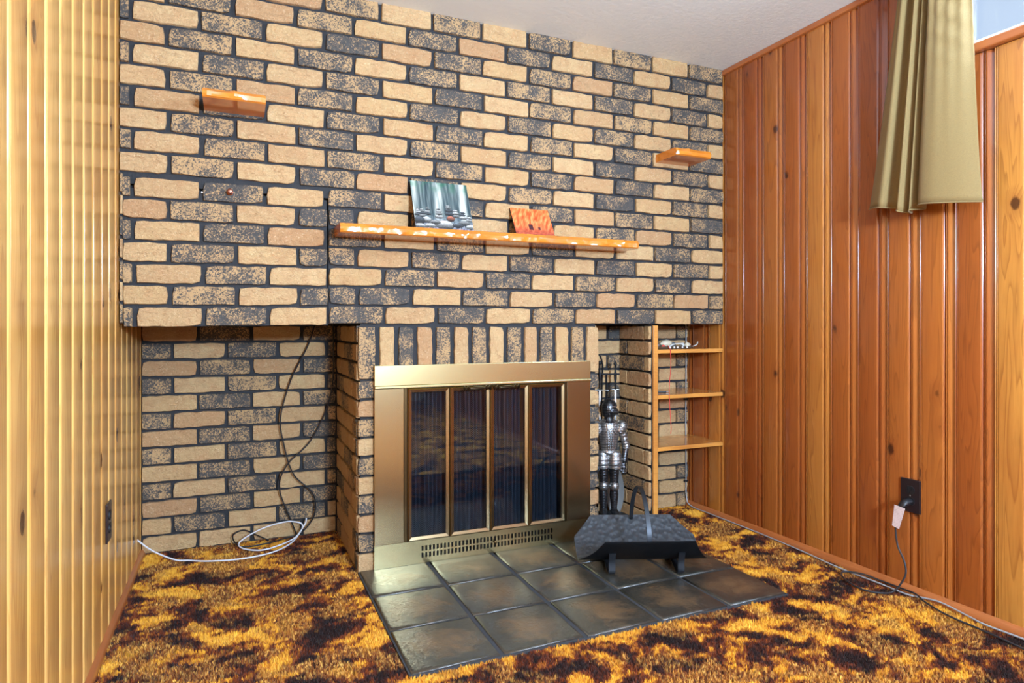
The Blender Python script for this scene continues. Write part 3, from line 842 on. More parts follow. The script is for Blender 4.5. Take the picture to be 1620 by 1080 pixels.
def fall(u, v):
    s = sn(u * 22, v * 1.5, 1) * 0.5 + sn(u * 55, v * 2.5, 4) * 0.35
    k = max(0, min(1, 0.22 + s * 0.9))
    for c0, w, a in ((0.05, 0.05, 0.55), (0.45, 0.05, 0.6), (0.90, 0.055, 0.8), (0.52, 0.03, 0.4)):
        k += a * math.exp(-((u - c0 + 0.05 * (1 - v)) / w) ** 2)
    k = min(1, k)
    c = [34 + 176 * k, 52 + 156 * k, 56 + 136 * k]
    g = max(0, v - 0.72) * 3.2 * max(0, 0.4 + sn(u * 9, v * 9, 7) * 1.4) * (1 - k * 0.6)
    c = [c[0] * (1 - g) + 36 * g, c[1] * (1 - g) + 96 * g, c[2] * (1 - g) + 66 * g]
    if v < 0.30:
        f = 0.30 - v; c = [c[i] * (1 - min(1, f * 4)) + (150, 166, 176)[i] * min(1, f * 4) * (0.7 + 0.5 * sn(u * 30, v * 40, 3)) for i in range(3)]
    if v < 0.12:
        q = sn(u * 26, v * 40, 11); t = 120 + q * 110; c = [t, t * 1.0, t * 1.05]
    for (x, z, rx, rz, hv, ci) in base_st + stones:
        d = ((u - x) / rx) ** 2 + ((v - z) / rz) ** 2
        if d < 1:
            sh = 0.55 + 0.55 * ((v - z) / rz) + 0.15 * sn(u * 40, v * 40, ci)
            if hv < 0: b = (190, 112, 84)
            elif hv < 0.35: b = (84, 90, 94)
            elif hv < 0.7: b = (150, 150, 144)
            else: b = (214, 212, 202)
            sh = max(0.2, min(1.25, sh)); c = [b[i] * sh for i in range(3)]
            if d > 0.8: c = [q * 0.6 for q in c]
    return c
picture('picture_panel', 'picture panel of stacked stones before a blue waterfall on the mantel', 0.6155, 0.844, 2.348, 2.4405, 1.2905, 1.484, fall, 110, 92)
def sunset(u, v):
    a = (u - v * 0.35); k = 0.45 + 0.8 * sn(a * 16, v * 4 + u * 3, 2) + 0.5 * sn(a * 44, v * 7, 5)
    k = max(0, min(1, k)); f = v
    c = [186 + 56 * k, 62 + 84 * k + 10 * f, 22 + 66 * k]
    if v < 0.34:
        g = (0.34 - v) / 0.34; q = max(0, min(1, 0.5 + sn(u * 12, v * 26, 8)))
        d = (120 + 70 * q, 46 + 34 * q, 34 + 20 * q); c = [c[i] * (1 - g) + d[i] * g for i in range(3)]
    for x, z, w, hh in ((0.42, 0.29, 0.055, 0.11), (0.64, 0.26, 0.035, 0.06)):
        if abs(u - x) < w and abs(v - z) < hh: c = [70, 26, 30]
    if 0.5 < u < 0.8 and 0.2 < v < 0.42 and not (abs(u - 0.64) < 0.035 and abs(v - 0.26) < 0.06): c = [c[0] * 0.6 + 236 * 0.4, c[1] * 0.6 + 120 * 0.4, c[2] * 0.6 + 70 * 0.4]
    return c
picture('picture_panel', 'small orange picture panel of a desert ruin on the mantel', 1.033, 1.206, 2.370, 2.4405, 1.2905, 1.408, sunset, 80, 56)

# ------------------------------------------------------------------ shelf unit in the right niche
su = thing('shelf_unit', 'pine shelf unit with three shelves built into the right brick niche', 'shelf unit', (1.95, 2.58, 0))
m = MB(); m.box(XD + 0.0145 - 1.95, XD + 0.040 - 1.95, YF + 0.002 - 2.58, YNR - 0.004 - 2.58, 0.002, ZB - 0.002); bevel(m.build('side_board', M['shelf'], su), 0.002)
o = su.children[0]
for z1 in (0.8185, 0.6085, 0.369):
    xa_, xb_, ya_, yb_ = XD + 0.0395 - 1.95, XR - 1.95, 2.458 - 2.58, YNR - 0.003 - 2.58
    n0_, n1_, ny_ = 2.121 - 1.95, 2.139 - 1.95, 2.6965 - 2.58       # notch that lets the cable run down behind
    pl_ = [(xa_, ya_), (xb_, ya_), (xb_, yb_), (n1_, yb_), (n1_, ny_), (n0_, ny_), (n0_, yb_), (xa_, yb_)]
    m = MB(); m.rings([[(px, py, z1 - 0.018) for px, py in pl_], [(px, py, z1) for px, py in pl_]]); bevel(m.build('shelf_board', M['shelf'], su), 0.0025)
# things on the shelves
def blob(r, sx, sy, sz, seed, nz=7, n=14, amp=0.25):
    m = MB(); rs = []
    for j in range(nz + 1):
        ph = PI * (0.04 + 0.92 * j / nz); ring = []
        for k in range(n):
            a = 2 * PI * k / n
            d = Vector((math.sin(ph) * math.cos(a), math.sin(ph) * math.sin(a), -math.cos(ph)))
            q = 1 + amp * mnoise.noise(d * 1.8 + Vector((seed * 3.7, 0, 0)))
            ring.append((d.x * sx * r * q, d.y * sy * r * q, d.z * sz * r * q + sz * r))
        rs.append(ring)
    return m.rings(rs)
ZS = 0.8187
tr = thing('trinket_tray', 'shallow grey metal tray heaped with trinkets on the top shelf', 'tray', (1.915, 2.535, ZS))
mb = MB(); rs = []
for s_, z in ((0.80, 0.0), (1.0, 0.012), (1.03, 0.0125), (0.98, 0.010), (0.80, 0.003)):
    rs.append([(0.125 * s_ * math.cos(a), 0.058 * s_ * math.sin(a), z) for a in [2 * PI * k / 28 for k in range(28)]])
mb.rings(rs); mb.build('tray_body', M['greybody'], tr, smooth=True, sharp=60)
for q, x in enumerate((-0.055, -0.032, -0.012, 0.016, 0.042)):
    b = blob(0.0055, 1, 0.7, 1, q, 5, 8, 0.1).build('rim_stone', M['whiteplastic'], tr, smooth=True, sharp=180); b.location = (x, -0.058, 0.002)
tag(blob(0.03, 1.15, 0.8, 0.62, 3).build('seashell', M['shell'], smooth=True, sharp=180), 'largest pale brown shell heaped on the grey tray', 'shell')
bpy.data.objects['seashell'].location = (1.878, 2.535, ZS + 0.005)
tk = [((1.8175, 2.532), 0.0155, 2, 'greybody', 'pewter lump on the tray end by the partition'), ((1.8465, 2.511), 0.009, 4, 'red', 'small red bead beside the pewter lump on the tray'),
      ((1.9345, 2.556), 0.016, 5, 'greybody', 'grey lump between the shell and the white ball on the tray'),
      ((1.968, 2.528), 0.0125, 7, 'whiteplastic', 'round white ball on the grey trinket tray'), ((2.0005, 2.532), 0.0145, 8, 'shell', 'pale pink lump beside the white ball on the tray')]
for (x, y), r, sd, mt, lb in tk:
    o = blob(r, 1.2 if mt != 'whiteplastic' else 1, 0.9, 0.85 if mt != 'whiteplastic' else 1, sd, amp=0.0 if mt == 'whiteplastic' else 0.5).build('trinket', M[mt], smooth=True, sharp=180)
    o.location = (x, y, ZS + 0.004); tag(o, lb, 'trinket')
m = MB(); m.tube(catmull([(2.018, 2.511, ZS + 0.0105), (2.030, 2.511, ZS + 0.0140), (2.042, 2.511, ZS + 0.019), (2.047, 2.511, ZS + 0.032)], 6), 0.0022, 7)
tag(m.build('hook', M['whiteplastic'], smooth=True), 'thin white hook curling up from the tray rim', 'hook')
m = MB(); m.tube(catmull([(1.866, 2.500, ZS + 0.0062), (1.898, 2.504, ZS + 0.021), (1.944, 2.507, ZS + 0.023), (1.962, 2.503, ZS + 0.0065)], 8), 0.0032, 7)
tag(m.build('bracelet', M['whiteplastic'], smooth=True), 'pale curved bangle leaning across the tray trinkets', 'bracelet')
m = MB(); m.tube(catmull([(1.856, 2.4975, ZS + 0.0085), (1.8535, 2.489, ZS + 0.0145), (1.852, 2.480, ZS + 0.0150), (1.850, 2.471, ZS + 0.005), (1.848, 2.463, ZS + 0.0016), (1.8465, 2.4575, ZS + 0.0012), (1.846, 2.4550, ZS - 0.004), (1.8455, 2.4555, 0.806), (1.846, 2.4530, 0.74), (1.838, 2.4525, 0.66), (1.8375, 2.4525, 0.595), (1.842, 2.453, 0.53), (1.845, 2.453, 0.49), (1.848, 2.453, 0.455), (1.845, 2.453, 0.43)], 8), 0.0014, 6)
tag(m.build('red_string', M['red'], smooth=True), 'thin red string hanging from the tray past the shelves', 'string')
pn = thing('pen', 'black pen with silver tip lying on the middle shelf', 'pen', (1.835, 2.55, 0.6133))
m = MB(); m.tube([(-0.02, 0.02, 0), (0.048, -0.012, 0)], 0.0045, 10); m.build('barrel', M['cordb'], pn, smooth=True)
m = MB(); m.tube([(0.0485, -0.0122, 0), (0.06, -0.0178, 0)], [0.0045, 0.0025], 10); m.build('tip', M['steel'], pn, smooth=True)

# ------------------------------------------------------------------ knight statuette with fire tools
KX, KY = 1.588, 2.575
kt = thing('knight_statuette', 'silver knight in armour statuette standing between chimney and shelves', 'statuette', (KX, KY, 0), -0.35)
def kp(name, mat, fn, sharp=40):
    m = MB(); fn(m); return m.build(name, M[mat], kt, smooth=True, sharp=sharp)
FZ = 0.054
kp('base', 'black', lambda m: m.lathe([(0.10, 0), (0.10, 0.012), (0.092, 0.018), (0.086, 0.045), (0.09, FZ)], 8, sy=0.75))
def ridged(z0, z1, r0, r1, nb, amp, extra=0):
    P = []
    for i in range(nb * 4 + 1):
        t = i / (nb * 4); ph = (t * nb) % 1.0
        P.append((r0 + (r1 - r0) * t + extra * math.sin(PI * t) + amp * (1 - ph), z0 + (z1 - z0) * t))
    return P
for s in (-1, 1):
    fx = s * 0.024; yy = -0.006 if s > 0 else 0.004
    def boot(m, fx=fx, s=s, yy=yy):
        rs = []
        for i, (t, w, h) in enumerate(((-0.022, 0.010, 0.014), (-0.012, 0.017, 0.030), (0.004, 0.018, 0.034), (0.018, 0.018, 0.024), (0.034, 0.016, 0.018), (0.050, 0.012, 0.013), (0.064, 0.003, 0.006))):
            rs.append([(fx + s * 0.010 * (t > 0) * t / 0.06 + w * math.cos(a), yy - t, FZ + max(0.0, h * 0.5 + h * 0.5 * math.sin(a))) for a in [2 * PI * k / 12 for k in range(12)]])
        m.rings(rs)
    kp('boot', 'armor_d', boot)
    kp('greave', 'armor_d', lambda m: m.lathe([(0.0135, FZ + 0.026), (0.0145, FZ + 0.04), (0.019, FZ + 0.075), (0.0205, FZ + 0.095), (0.018, FZ + 0.118), (0.0195, FZ + 0.122)], 18, (fx, yy + 0.002, 0)))
    kp('knee_cop', 'armor', lambda m: m.lathe([(0.017, FZ + 0.118), (0.0225, FZ + 0.124), (0.0235, FZ + 0.136), (0.0215, FZ + 0.146), (0.018, FZ + 0.150)], 18, (fx, yy - 0.002, 0)))
    kp('cuisse', 'armor_d', lambda m: m.lathe(ridged(FZ + 0.148, FZ + 0.232, 0.018, 0.0245, 4, 0.0016), 18, (fx, yy, 0)))
    kp('tasset', 'armor', lambda m: m.lathe([(0.024, FZ + 0.214), (0.034, FZ + 0.216)] + ridged(FZ + 0.218, FZ + 0.296, 0.0315, 0.024, 4, 0.003, 0.006), 20, (s * 0.0265, yy, 0), sy=0.9))
kp('cuirass', 'armor', lambda m: m.lathe([(0.034, FZ + 0.284), (0.039, FZ + 0.290), (0.036, FZ + 0.297), (0.035, FZ + 0.305), (0.039, FZ + 0.325), (0.045, FZ + 0.355), (0.049, FZ + 0.385), (0.050, FZ + 0.405), (0.045, FZ + 0.425), (0.030, FZ + 0.440), (0.018, FZ + 0.445)], 26, sx=1.02, sy=0.78))
def ridge(m):
    for x in (-0.012, 0.0, 0.012):
        m.tube([(x * (0.7 + 0.3 * t), -(0.030 + 0.012 * math.sin(PI * (0.15 + 0.7 * t))) + abs(x) * 0.3, FZ + 0.295 + 0.13 * t) for t in [i / 10 for i in range(11)]], 0.0016, 6)
kp('breast_ridge', 'armor', ridge)
def band(m):
    for s in (-1, 1): m.tube([(s * 0.046, -0.012, FZ + 0.37), (s * 0.030, -0.036, FZ + 0.375), (s * 0.012, -0.043, FZ + 0.395), (s * 0.018, -0.036, FZ + 0.425)], 0.002, 6)
kp('breast_edge', 'armor', band)
for s in (-1, 1):
    R = Matrix.Rotation(s * 0.55, 3, 'Y')
    kp('pauldron', 'armor', lambda m: m.lathe([(0.010, 0.036), (0.019, 0.030), (0.025, 0.020), (0.0265, 0.016), (0.0265, 0.008), (0.029, 0.006), (0.0285, -0.004), (0.0305, -0.006), (0.029, -0.018), (0.022, -0.018)], 20, (s * 0.056, 0, FZ + 0.400), mat=R))
    sh = Vector((s * 0.062, 0.0, FZ + 0.39)); el = Vector((s * 0.082, 0.004, FZ + 0.315)); ha = Vector((s * 0.066, -0.012, FZ + 0.232))
    def arm(m, sh=sh, el=el):
        n = 16; m.tube([sh.lerp(el, i / n) for i in range(n + 1)], [0.019 - 0.003 * i / n + (0.0018 if i % 4 < 2 else 0) for i in range(n + 1)], 14)
    kp('rerebrace', 'armor', arm)
    kp('elbow_cop', 'armor', lambda m, el=el: m.lathe([(0.004, -0.019), (0.016, -0.014), (0.0205, 0), (0.016, 0.014), (0.004, 0.019)], 16, el))
    def fore(m, el=el, ha=ha):
        n = 16; m.tube([el.lerp(ha, i / n) for i in range(n + 1)], [0.0155 - 0.003 * i / n + (0.0035 if 0.62 < i / n < 0.82 else 0) for i in range(n + 1)], 14)
    kp('vambrace', 'armor_d', fore)
    def hand(m, ha=ha, s=s):
        m.tube([ha, ha + Vector((0, -0.003, -0.012)), ha + Vector((0, -0.006, -0.022))], [0.011, 0.0125, 0.009], 12)
        for q in range(4): m.tube([ha + Vector((-0.009 + 0.006 * q, -0.008, -0.02)), ha + Vector((-0.009 + 0.006 * q, -0.012, -0.034)), ha + Vector((-0.008 + 0.0055 * q, -0.005, -0.043))], [0.0034, 0.0032, 0.0024], 8)
        m.tube([ha + Vector((-s * 0.010, -0.008, -0.008)), ha + Vector((-s * 0.015, -0.014, -0.018)), ha + Vector((-s * 0.011, -0.016, -0.027))], [0.0035, 0.0033, 0.0024], 8)
    kp('gauntlet', 'armor_d', hand)
kp('gorget', 'armor_d', lambda m: m.lathe([(0.036, FZ + 0.428), (0.028, FZ + 0.437), (0.022, FZ + 0.445), (0.020, FZ + 0.456), (0.023, FZ + 0.462)], 20))
# helmet turned to its left, with visor slats and crest
HR = Matrix.Rotation(1.2, 3, 'Z')
def helm(m):
    m.lathe([(0.020, 0.0), (0.026, 0.006), (0.029, 0.020), (0.0305, 0.036), (0.029, 0.052), (0.023, 0.066), (0.013, 0.075), (0.002, 0.079)], 22, (0, 0, FZ + 0.452), sy=1.12, mat=HR)
kp('helmet', 'armor_d', helm)
def visor(m):
    rs = []
    for q in range(9):
        t = q / 8; rx = 0.0300 * (1 - 0.72 * t ** 2); rz = 0.026 * (1 - 0.62 * t ** 1.8); yc = -0.010 - 0.034 * t; zc = 0.029 - 0.004 * t
        rs.append([HR @ Vector((rx * math.cos(a), yc, zc + rz * math.sin(a))) + Vector((0, 0, FZ + 0.452)) for a in [2 * PI * k / 20 for k in range(20)]])
    m.rings(rs)
kp('visor', 'armor_d', visor)
def brow(m):
    pts = [HR @ Vector((0.0315 * math.sin(a), -0.0345 * math.cos(a), 0.050)) + Vector((0, 0, FZ + 0.452)) for a in [(-0.8 + 1.6 * i / 10) for i in range(11)]]
    m.tube(pts, 0.0036, 8)
kp('brow_plate', 'armor', brow)
def crest(m):
    pts = [HR @ Vector((0, -0.034 * math.cos(a) * 1.1, 0.040 + 0.042 * math.sin(a))) + Vector((0, 0, FZ + 0.452)) for a in [0.3 + 2.2 * i / 12 for i in range(13)]]
    m.tube(pts, 0.0038, 8)
kp('crest', 'armor_d', crest)
# rack behind the knight and three tools hung from it
kp('tool_rack', 'black', lambda m: (m.tube([(0, 0.055, FZ - 0.004), (0, 0.055, 0.70)], 0.005, 8), m.tube([(-0.062, 0.05, 0.70), (0.062, 0.05, 0.70)], 0.004, 8), m.tube([(0.050, 0.05, 0.70), (0.050, 0.0812, 0.70)], 0.003, 6), m.tube([(-0.0530, 0.05, 0.70), (-0.0530, 0.0842, 0.70)], 0.003, 6)))
def sword_top(m, zg, ztop):
    m.lathe([(0.0018, zg), (0.0048, zg + 0.006), (0.0042, zg + 0.03), (0.0070, zg + 0.055), (0.0075, zg + 0.075), (0.0045, zg + 0.092), (0.004, ztop - 0.024), (0.0075, ztop - 0.016), (0.0075, ztop - 0.008), (0.002, ztop)], 14)
def tool(name, label, x, y, zg, ztop, zlow, end, guard):
    t = thing(name, label, 'fire tool', (x, y, 0), -0.35)
    m = MB(); sword_top(m, zg, ztop); m.build('grip', M['black'], t, smooth=True)
    m = MB(); m.tube([(-guard, 0, zg), (-guard * .5, 0, zg + 0.001), (guard * .5, 0, zg + 0.001), (guard, 0, zg)], 0.0028, 8); m.build('crossguard', M['steel'], t, smooth=True)
    m = MB(); m.strap([(0, 0, zg), (0, 0, zlow)], 0.009, 0.0035, (1, 0, 0)); m.build('blade_rod', M['steel'], t)
    m = MB(); end(m, zlow); m.build('working_end', M['pan'], t, smooth=True)
def pan(m, z):
    rs = []
    for i in range(15):
        t = i / 14; w = 0.043 * math.sin(PI * (0.08 + 0.84 * t)) ** 0.6; zz = z + 0.01 - 0.215 * t
        rs.append([(-w, 0.004, zz), (0, 0.010 + 0.006 * math.sin(PI * t), zz), (w, 0.004, zz), (w, 0.001, zz), (0, 0.006 + 0.006 * math.sin(PI * t), zz), (-w, 0.001, zz)])
    m.rings(rs)
def hookend(m, z): m.tube(catmull([(0, 0, z + 0.002), (0, 0, z - 0.06), (0.012, 0, z - 0.075), (0.024, 0, z - 0.06)], 5), 0.004, 8)
def jaw(m, z): m.tube(catmull([(0, 0, z + 0.002), (0.008, 0, z - 0.05), (0.004, 0, z - 0.09), (-0.004, 0, z - 0.1)], 5), 0.004, 8)
tool('fireplace_shovel', 'sword-handled fire shovel with a grey pan behind the knight', 1.665, 2.640, 0.622, 0.758, 0.235, pan, 0.018)
tool('fireplace_poker', 'sword-handled fire poker with a wide crossguard next to the chimney corner', 1.5692, 2.6228, 0.625, 0.765, 0.16, hookend, 0.042)
def tongs():
    t = thing('fireplace_tongs', 'black iron fire tongs with a looped top behind the poker', 'fire tool', (1.59, 2.668, 0), -0.35)
    m = MB(); m.tube(catmull([(-0.022, 0, 0.004), (-0.022, 0, 0.66), (-0.024, 0, 0.74), (-0.012, 0, 0.785), (0.006, 0, 0.785), (0.018, 0, 0.74), (0.016, 0, 0.68)], 8), 0.0045, 8); m.build('arm', M['black'], t, smooth=True)
    m = MB(); m.tube([(0.016, 0, 0.68), (0.012, 0, 0.4), (-0.010, 0, 0.004)], 0.004, 8); m.build('arm', M['black'], t, smooth=True)
    m = MB(); m.lathe([(0.001, -0.004), (0.009, -0.003), (0.009, 0.003), (0.001, 0.004)], 12, (-0.002, -0.006, 0.62), mat=Matrix.Rotation(PI / 2, 3, 'X')); m.build('pivot', M['black'], t, smooth=True)
tongs()

# ------------------------------------------------------------------ log holder on the hearth
lh = thing('log_holder', 'black hammered metal log holder with arched strap handle on the hearth', 'log holder', (1.425, 2.085, 0.0122), math.radians(-21))
ZL = lambda d: 0.030 + 0.113 * (abs(d) / 0.165) ** (1.9 if d < 0 else 1.5)
def half(d):
    a = abs(d)
    s_ = 0.055 if d < 0 else 0.095
    return 0.241 if a < s_ else 0.241 - (a - s_) / (0.165 - s_) * 0.077
ns, nu = 44, 40
dists = [-0.165 + 0.33 * i / ns for i in range(ns + 1)]
def sheet(off):
    vs = []
    for d in dists:
        hw = half(d)
        for k in range(nu + 1):
            x = -hw + 2 * hw * k / nu
            b = 0.0004 * mnoise.noise(Vector((x * 46, d * 46, 0)))
            vs.append((x, d, ZL(d) + off + b))
    return vs
N1 = (ns + 1) * (nu + 1)
m = MB()
fs = [(j * (nu + 1) + i, j * (nu + 1) + i + 1, (j + 1) * (nu + 1) + i + 1, (j + 1) * (nu + 1) + i) for j in range(ns) for i in range(nu)]
fs2 = [tuple(reversed([q + N1 for q in f])) for f in fs]
bd = [j * (nu + 1) for j in range(ns + 1)] + [ns * (nu + 1) + i for i in range(1, nu + 1)] + [j * (nu + 1) + nu for j in range(ns - 1, -1, -1)] + [i for i in range(nu - 1, 0, -1)]
rim = [(bd[i], bd[(i + 1) % len(bd)], bd[(i + 1) % len(bd)] + N1, bd[i] + N1) for i in range(len(bd))]
m.add(sheet(0.0), fs + fs2 + rim) if False else m.add(sheet(0.0) + sheet(-0.003), fs + fs2 + rim)
tr_o = m.build('trough', M['hammer'], lh, smooth=True, sharp=60, fix=False)
tr_o.data.materials.append(M['black']); nf = len(fs)
for i_, p_ in enumerate(tr_o.data.polygons): p_.material_index = 0 if i_ < nf else 1  # outer side and rim black: shade of the downward face put into the colour
hp = []
for i in range(25):
    a = PI * i / 24
    hp.append((0.0, -0.150 * math.cos(a), 0.132 + 0.165 * math.sin(a) ** 0.9 * (0.55 + 0.45 * math.sin(a))))
m = MB(); m.strap(hp, 0.016, 0.003, (1, 0, 0)); m.build('handle', M['iron'], lh, smooth=True)
for sd in (-1, 1):
    m = MB(); m.lathe([(0.001, -0.004), (0.0075, -0.002), (0.0075, 0.002), (0.001, 0.004)], 12, (0, sd * 0.146, 0.136), mat=Matrix.Rotation(PI / 2 + 0.5 * sd, 3, 'X')); m.build('rivet', M['iron'], lh, smooth=True)
for sx in (-0.128, 0.128):
    fp = [(-0.118, ZL(-0.118) - 0.005), (-0.104, 0.046), (-0.104, 0.014), (-0.094, 0.0025), (-0.072, 0.0025), (-0.05, 0.010), (0.0, 0.022)]
    fp += [(0.05, 0.010), (0.072, 0.0025), (0.094, 0.0025), (0.104, 0.014), (0.104, 0.046), (0.118, ZL(0.118) - 0.005)]
    m = MB(); m.strap(catmull([(sx, d_, z_) for d_, z_ in fp], 5), 0.024, 0.004, (1, 0, 0))
    m.build('foot', M['iron'], lh, smooth=True)

# ------------------------------------------------------------------ curtain
def curtain():
    ct = thing('curtain', 'short beige woven curtain gathered beside the high window', 'curtain', (2.09, 1.442, 1.3))
    prof = [(0, -0.005), (.10, -.035), (.20, -.05), (.235, -.015), (.27, -.004), (.315, -.006), (.335, -.035), (.37, -.055), (.405, -.03), (.42, -.008), (.45, -.04), (.475, -.05), (.50, -.012), (.515, .006), (.535, -.02), (.56, -.058), (.66, -.066), (.78, -.055), (.90, -.035), (1.0, -.008)]
    pc = catmull([(a, b, 0) for a, b in prof], 6); nz = 36; vs = []
    zt = 2.107
    for j in range(nz + 1):
        t = j / nz
        for p in pc:
            u = p.x
            zb = 1.345 + (-0.040) * u - 0.022 * math.exp(-((u - 0.42) / 0.10) ** 2)
            z = zb + (zt - zb) * t
            yl = 1.612 - (1.612 - 1.497) * min(1, t * 1.0) ** 0.9; yr = 1.224 + (1.262 - 1.224) * t ** 0.7
            yy = yl + (yr - yl) * u
            amp = 1.0 - 0.25 * t
            x = 2.103 + p.y * amp + 0.004 * math.sin(u * 60) * t ** 2
            if u > 0.56 and t > 0.45: x += 0.004 * math.sin(t * 70 + u * 18) * min(1, (t - 0.45) * 4) * (1 - abs(u - 0.8) * 3 if abs(u - 0.8) < .33 else 0)
            vs.append((x - 2.09, yy - 1.42, z - 1.3))
    n = len(pc); fs = [(j * n + i, j * n + i + 1, (j + 1) * n + i + 1, (j + 1) * n + i) for j in range(nz) for i in range(n - 1)]
    m = MB(); m.add(vs, fs); o = m.build('curtain_panel', M['curtain'], ct, smooth=True, sharp=180, fix=False)
    md = o.modifiers.new('thick', 'SOLIDIFY'); md.thickness = 0.002
    hv = []
    for p in pc:
        u = p.x; zb = 1.345 - 0.040 * u - 0.022 * math.exp(-((u - 0.42) / 0.10) ** 2); yy = 1.612 + (1.224 - 1.612) * u
        hv.append((2.103 + p.y - 2.09 - 0.0015, yy - 1.42, zb - 1.3))
    m = MB(); m.tube(hv, 0.0022, 6); m.build('hem', M['curtain'], ct, smooth=True)
    rd = thing('curtain_rod', 'slim brass rod carrying the beige curtain', 'curtain rod', (2.085, 0.8, 2.108))
    m = MB(); m.tube([(0, -0.85, 0), (0, 0.80, 0)], 0.006, 10); m.build('rod', M['brass_old'], rd, smooth=True)
    for yb in (-0.80, 0.76):
        m = MB(); m.box(-0.006, XR + 0.002 - 2.085, yb - 0.006, yb + 0.006, -0.010, 0.010); m.build('bracket', M['brass_old'], rd)
curtain()

# ------------------------------------------------------------------ outlets, cords, cables
def outlet(loc, rz, label):
    o = thing('wall_outlet', label, 'outlet', loc, rz)
    m = MB(); m.box(-0.035, 0.035, -0.006, 0.0, -0.0575, 0.0575); bevel(m.build('cover_plate', M['plate'], o), 0.002)
    for zz in (-0.0195, 0.0195):
        m = MB(); rs = []
        for y in (-0.0055, -0.0085): rs.append([(0.0165 * math.cos(a), y, zz + max(-0.0135, min(0.0135, 0.0165 * math.sin(a)))) for a in [2 * PI * k / 24 for k in range(24)]])
        m.rings(rs); rc = m.build('receptacle', M['cordb'], o)
        m = MB(); m.box(-0.0075, -0.0055, -0.0090, -0.0084, zz + 0.0, zz + 0.009); m.box(0.0055, 0.0075, -0.0090, -0.0084, zz + 0.0, zz + 0.008); m.box(-0.002, 0.002, -0.0090, -0.0084, zz - 0.009, zz - 0.005); m.build('slot', M['soot'], rc)
    m = MB(); m.lathe([(0.001, 0), (0.003, 0.0005), (0.001, 0.0015)], 10, (0, -0.006, 0), mat=Matrix.Rotation(PI / 2, 3, 'X')); m.build('screw', M['greybody'], o)
outlet((XR, 1.5165, 0.3385), -PI / 2, 'dark brown outlet with a plug in it on the right pine wall')
outlet((XL, 2.2445, 0.343), PI / 2, 'empty dark brown outlet on the left pine wall')

pc_ = thing('power_cord', 'dark power cord with black plug and white tag hanging from the outlet', 'power cord', (2.13, 1.515, 0.0))
def loc_(p): return (p[0] - 2.13, p[1] - 1.515, p[2])
m = MB(); rs = []
for p, w, hh in (((2.1462, 1.5165, 0.319), 0.013, 0.011), ((2.132, 1.5175, 0.318), 0.014, 0.012), ((2.118, 1.520, 0.313), 0.013, 0.012), ((2.110, 1.523, 0.303), 0.010, 0.010), ((2.106, 1.526, 0.293), 0.006, 0.006)):
    rs.append([loc_((p[0], p[1] + w * math.cos(a), p[2] + hh * math.sin(a))) for a in [2 * PI * k / 12 for k in range(12)]])
m.rings(rs); m.build('plug', M['cordb'], pc_, smooth=True)
def mk_tag():
    t = NT('printed_tag'); tc = t.n('ShaderNodeTexCoord'); v = tc.outputs['Object']
    b = t.n('ShaderNodeTexWave', wave_type='BANDS', bands_direction='Z', ins={'Vector': v, 'Scale': 60.0, 'Distortion': 0.0}).outputs['Fac']
    nz = t.noise(t.scale(v, 500, 500, 60), 1.0, 2)
    f = t.math('MULTIPLY', t.ramp(b, [(0.6, (0, 0, 0)), (0.8, (1, 1, 1))]), t.ramp(nz, [(0.45, (0, 0, 0)), (0.55, (1, 1, 1))]))
    t.set(Base_Color=t.mix(t.math('MULTIPLY', f, 0.5), lin(236, 220, 218), lin(150, 120, 126)), Roughness=0.6); return t.m
M['tagm'] = mk_tag()
m = MB()
T0, T1, T2, T3 = [Vector(loc_(p)) for p in ((2.104, 1.541, 0.306), (2.100, 1.499, 0.303), (2.103, 1.5235, 0.226), (2.105, 1.5505, 0.231))]
nn = Vector((-0.0006, 0, 0))
m.rings([[T0, T1, T2, T3], [q + nn for q in (T0, T1, T2, T3)]]); tg = m.build('tag', M['tagm'], pc_); tg['label'] = 'white printed warning tag'
m = MB(); m.tube([Vector(loc_(p)) for p in catmull([(2.106, 1.526, 0.293), (2.1065, 1.530, 0.26), (2.108, 1.540, 0.222), (2.108, 1.532, 0.165), (2.105, 1.508, 0.125), (2.10, 1.497, 0.085), (2.09, 1.508, 0.045), (2.075, 1.525, 0.015), (2.035, 1.535, 0.012), (2.002, 1.58, 0.012), (2.012, 1.65, 0.012), (2.05, 1.71, 0.012), (2.085, 1.722, 0.0135), (2.113, 1.67, 0.0175), (2.127, 1.60, 0.0135), (2.124, 1.52, 0.0165), (2.112, 1.47, 0.0205), (2.092, 1.42, 0.0145), (2.068, 1.333, 0.012), (2.063, 1.22, 0.012), (2.05, 1.10, 0.012), (2.03, 0.95, 0.012)], 8)], 0.0031, 8)
m.build('cable', M['cordg'], pc_, smooth=True)
m = MB(); m.tube(catmull([(2.131, 2.7055, 0.942), (2.131, 2.7055, 0.70), (2.129, 2.7055, 0.45), (2.131, 2.7055, 0.2), (2.129, 2.700, 0.05), (2.127, 2.66, 0.013), (2.127, 2.53, 0.011), (2.128, 2.2, 0.011), (2.118, 1.95, 0.011), (2.108, 1.78, 0.008), (2.110, 1.60, 0.009), (2.108, 1.50, 0.010), (2.126, 1.455, 0.012), (2.130, 1.40, 0.018), (2.122, 1.32, 0.014), (2.112, 1.25, 0.011), (2.116, 1.15, 0.012), (2.12, 0.95, 0.012)], 8), 0.0030, 8)
wc = m.build('grey_cable', M['cordgy'], smooth=True); tag(wc, 'pale grey cable running down the shelf niche and along the right baseboard', 'cable')
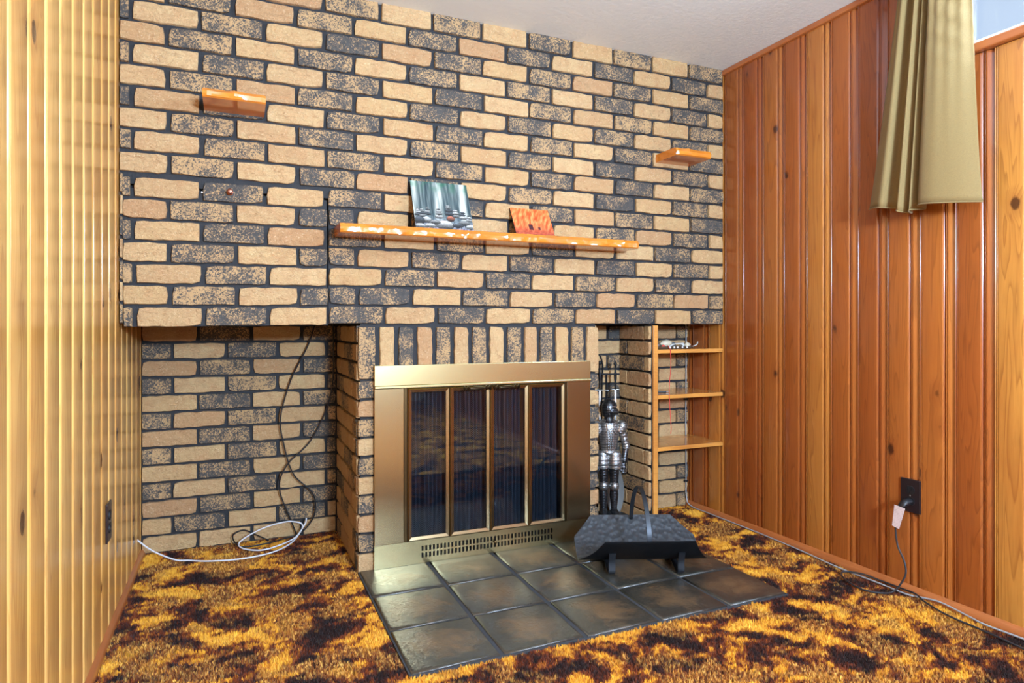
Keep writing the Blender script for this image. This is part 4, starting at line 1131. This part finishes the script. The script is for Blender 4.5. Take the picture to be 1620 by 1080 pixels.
for z in (0.55, 0.13):
    cl = MB(); cl.box(2.120, 2.142, 2.700, 2.7135, z - 0.005, z + 0.005); o = bevel(cl.build('cable_clip', M['cordb'], wc), 0.002)
# cables in the left niche
YC = 2.955
m = MB(); m.tube(catmull([(0.325, YC + 0.015, 0.945), (0.2915, YC, 0.843), (0.222, YC, 0.698), (0.1776, YC, 0.534), (0.192, YC, 0.409), (0.2316, YC, 0.281), (0.312, YC, 0.19), (0.3168, YC, 0.094), (0.262, YC - 0.005, 0.026), (0.20, YC - 0.012, 0.013), (0.12, YC - 0.05, 0.012), (0.02, YC - 0.05, 0.012), (-0.012, YC - 0.005, 0.046), (0.03, YC + 0.015, 0.060), (0.08, YC + 0.008, 0.036), (0.13, YC - 0.015, 0.012)], 8), 0.0030, 8)
tag(m.build('black_cable', M['cordb'], smooth=True), 'black cable hanging from the corner and coiling on the niche carpet', 'cable')
m = MB(); m.tube(catmull([(0.400, YC + 0.015, 0.945), (0.399, YC + 0.01, 0.703), (0.373, YC + 0.01, 0.566), (0.302, YC + 0.005, 0.422), (0.202, YC - 0.010, 0.325), (0.173, YC - 0.002, 0.225), (0.2217, YC + 0.004, 0.08), (0.245, YC + 0.006, 0.012)], 8), 0.0030, 8)
tag(m.build('black_cable', M['cordb'], smooth=True), 'black cable dropping beside the chimney side in the left niche', 'cable')
m = MB(); m.tube(catmull([(-0.354, 2.897, 0.090), (-0.30, 2.865, 0.052), (-0.22, 2.83, 0.017), (-0.1656, 2.812, 0.012), (-0.097, 2.775, 0.012), (0.016, 2.752, 0.012), (0.1335, 2.778, 0.013), (0.212, 2.85, 0.018), (0.257, 2.925, 0.038), (0.266, 2.935, 0.062), (0.25, 2.936, 0.076), (0.20, 2.936, 0.085), (0.12, 2.938, 0.072), (0.05, 2.936, 0.045), (0.012, 2.912, 0.024), (0.028, 2.87, 0.014), (0.09, 2.828, 0.012), (0.155, 2.845, 0.014), (0.232, 2.892, 0.026), (0.276, 2.935, 0.066), (0.283, 2.943, 0.09)], 8), 0.0030, 8)
tag(m.build('white_cable', M['cordw'], smooth=True), 'thin white cable looping across the carpet of the left niche', 'cable')
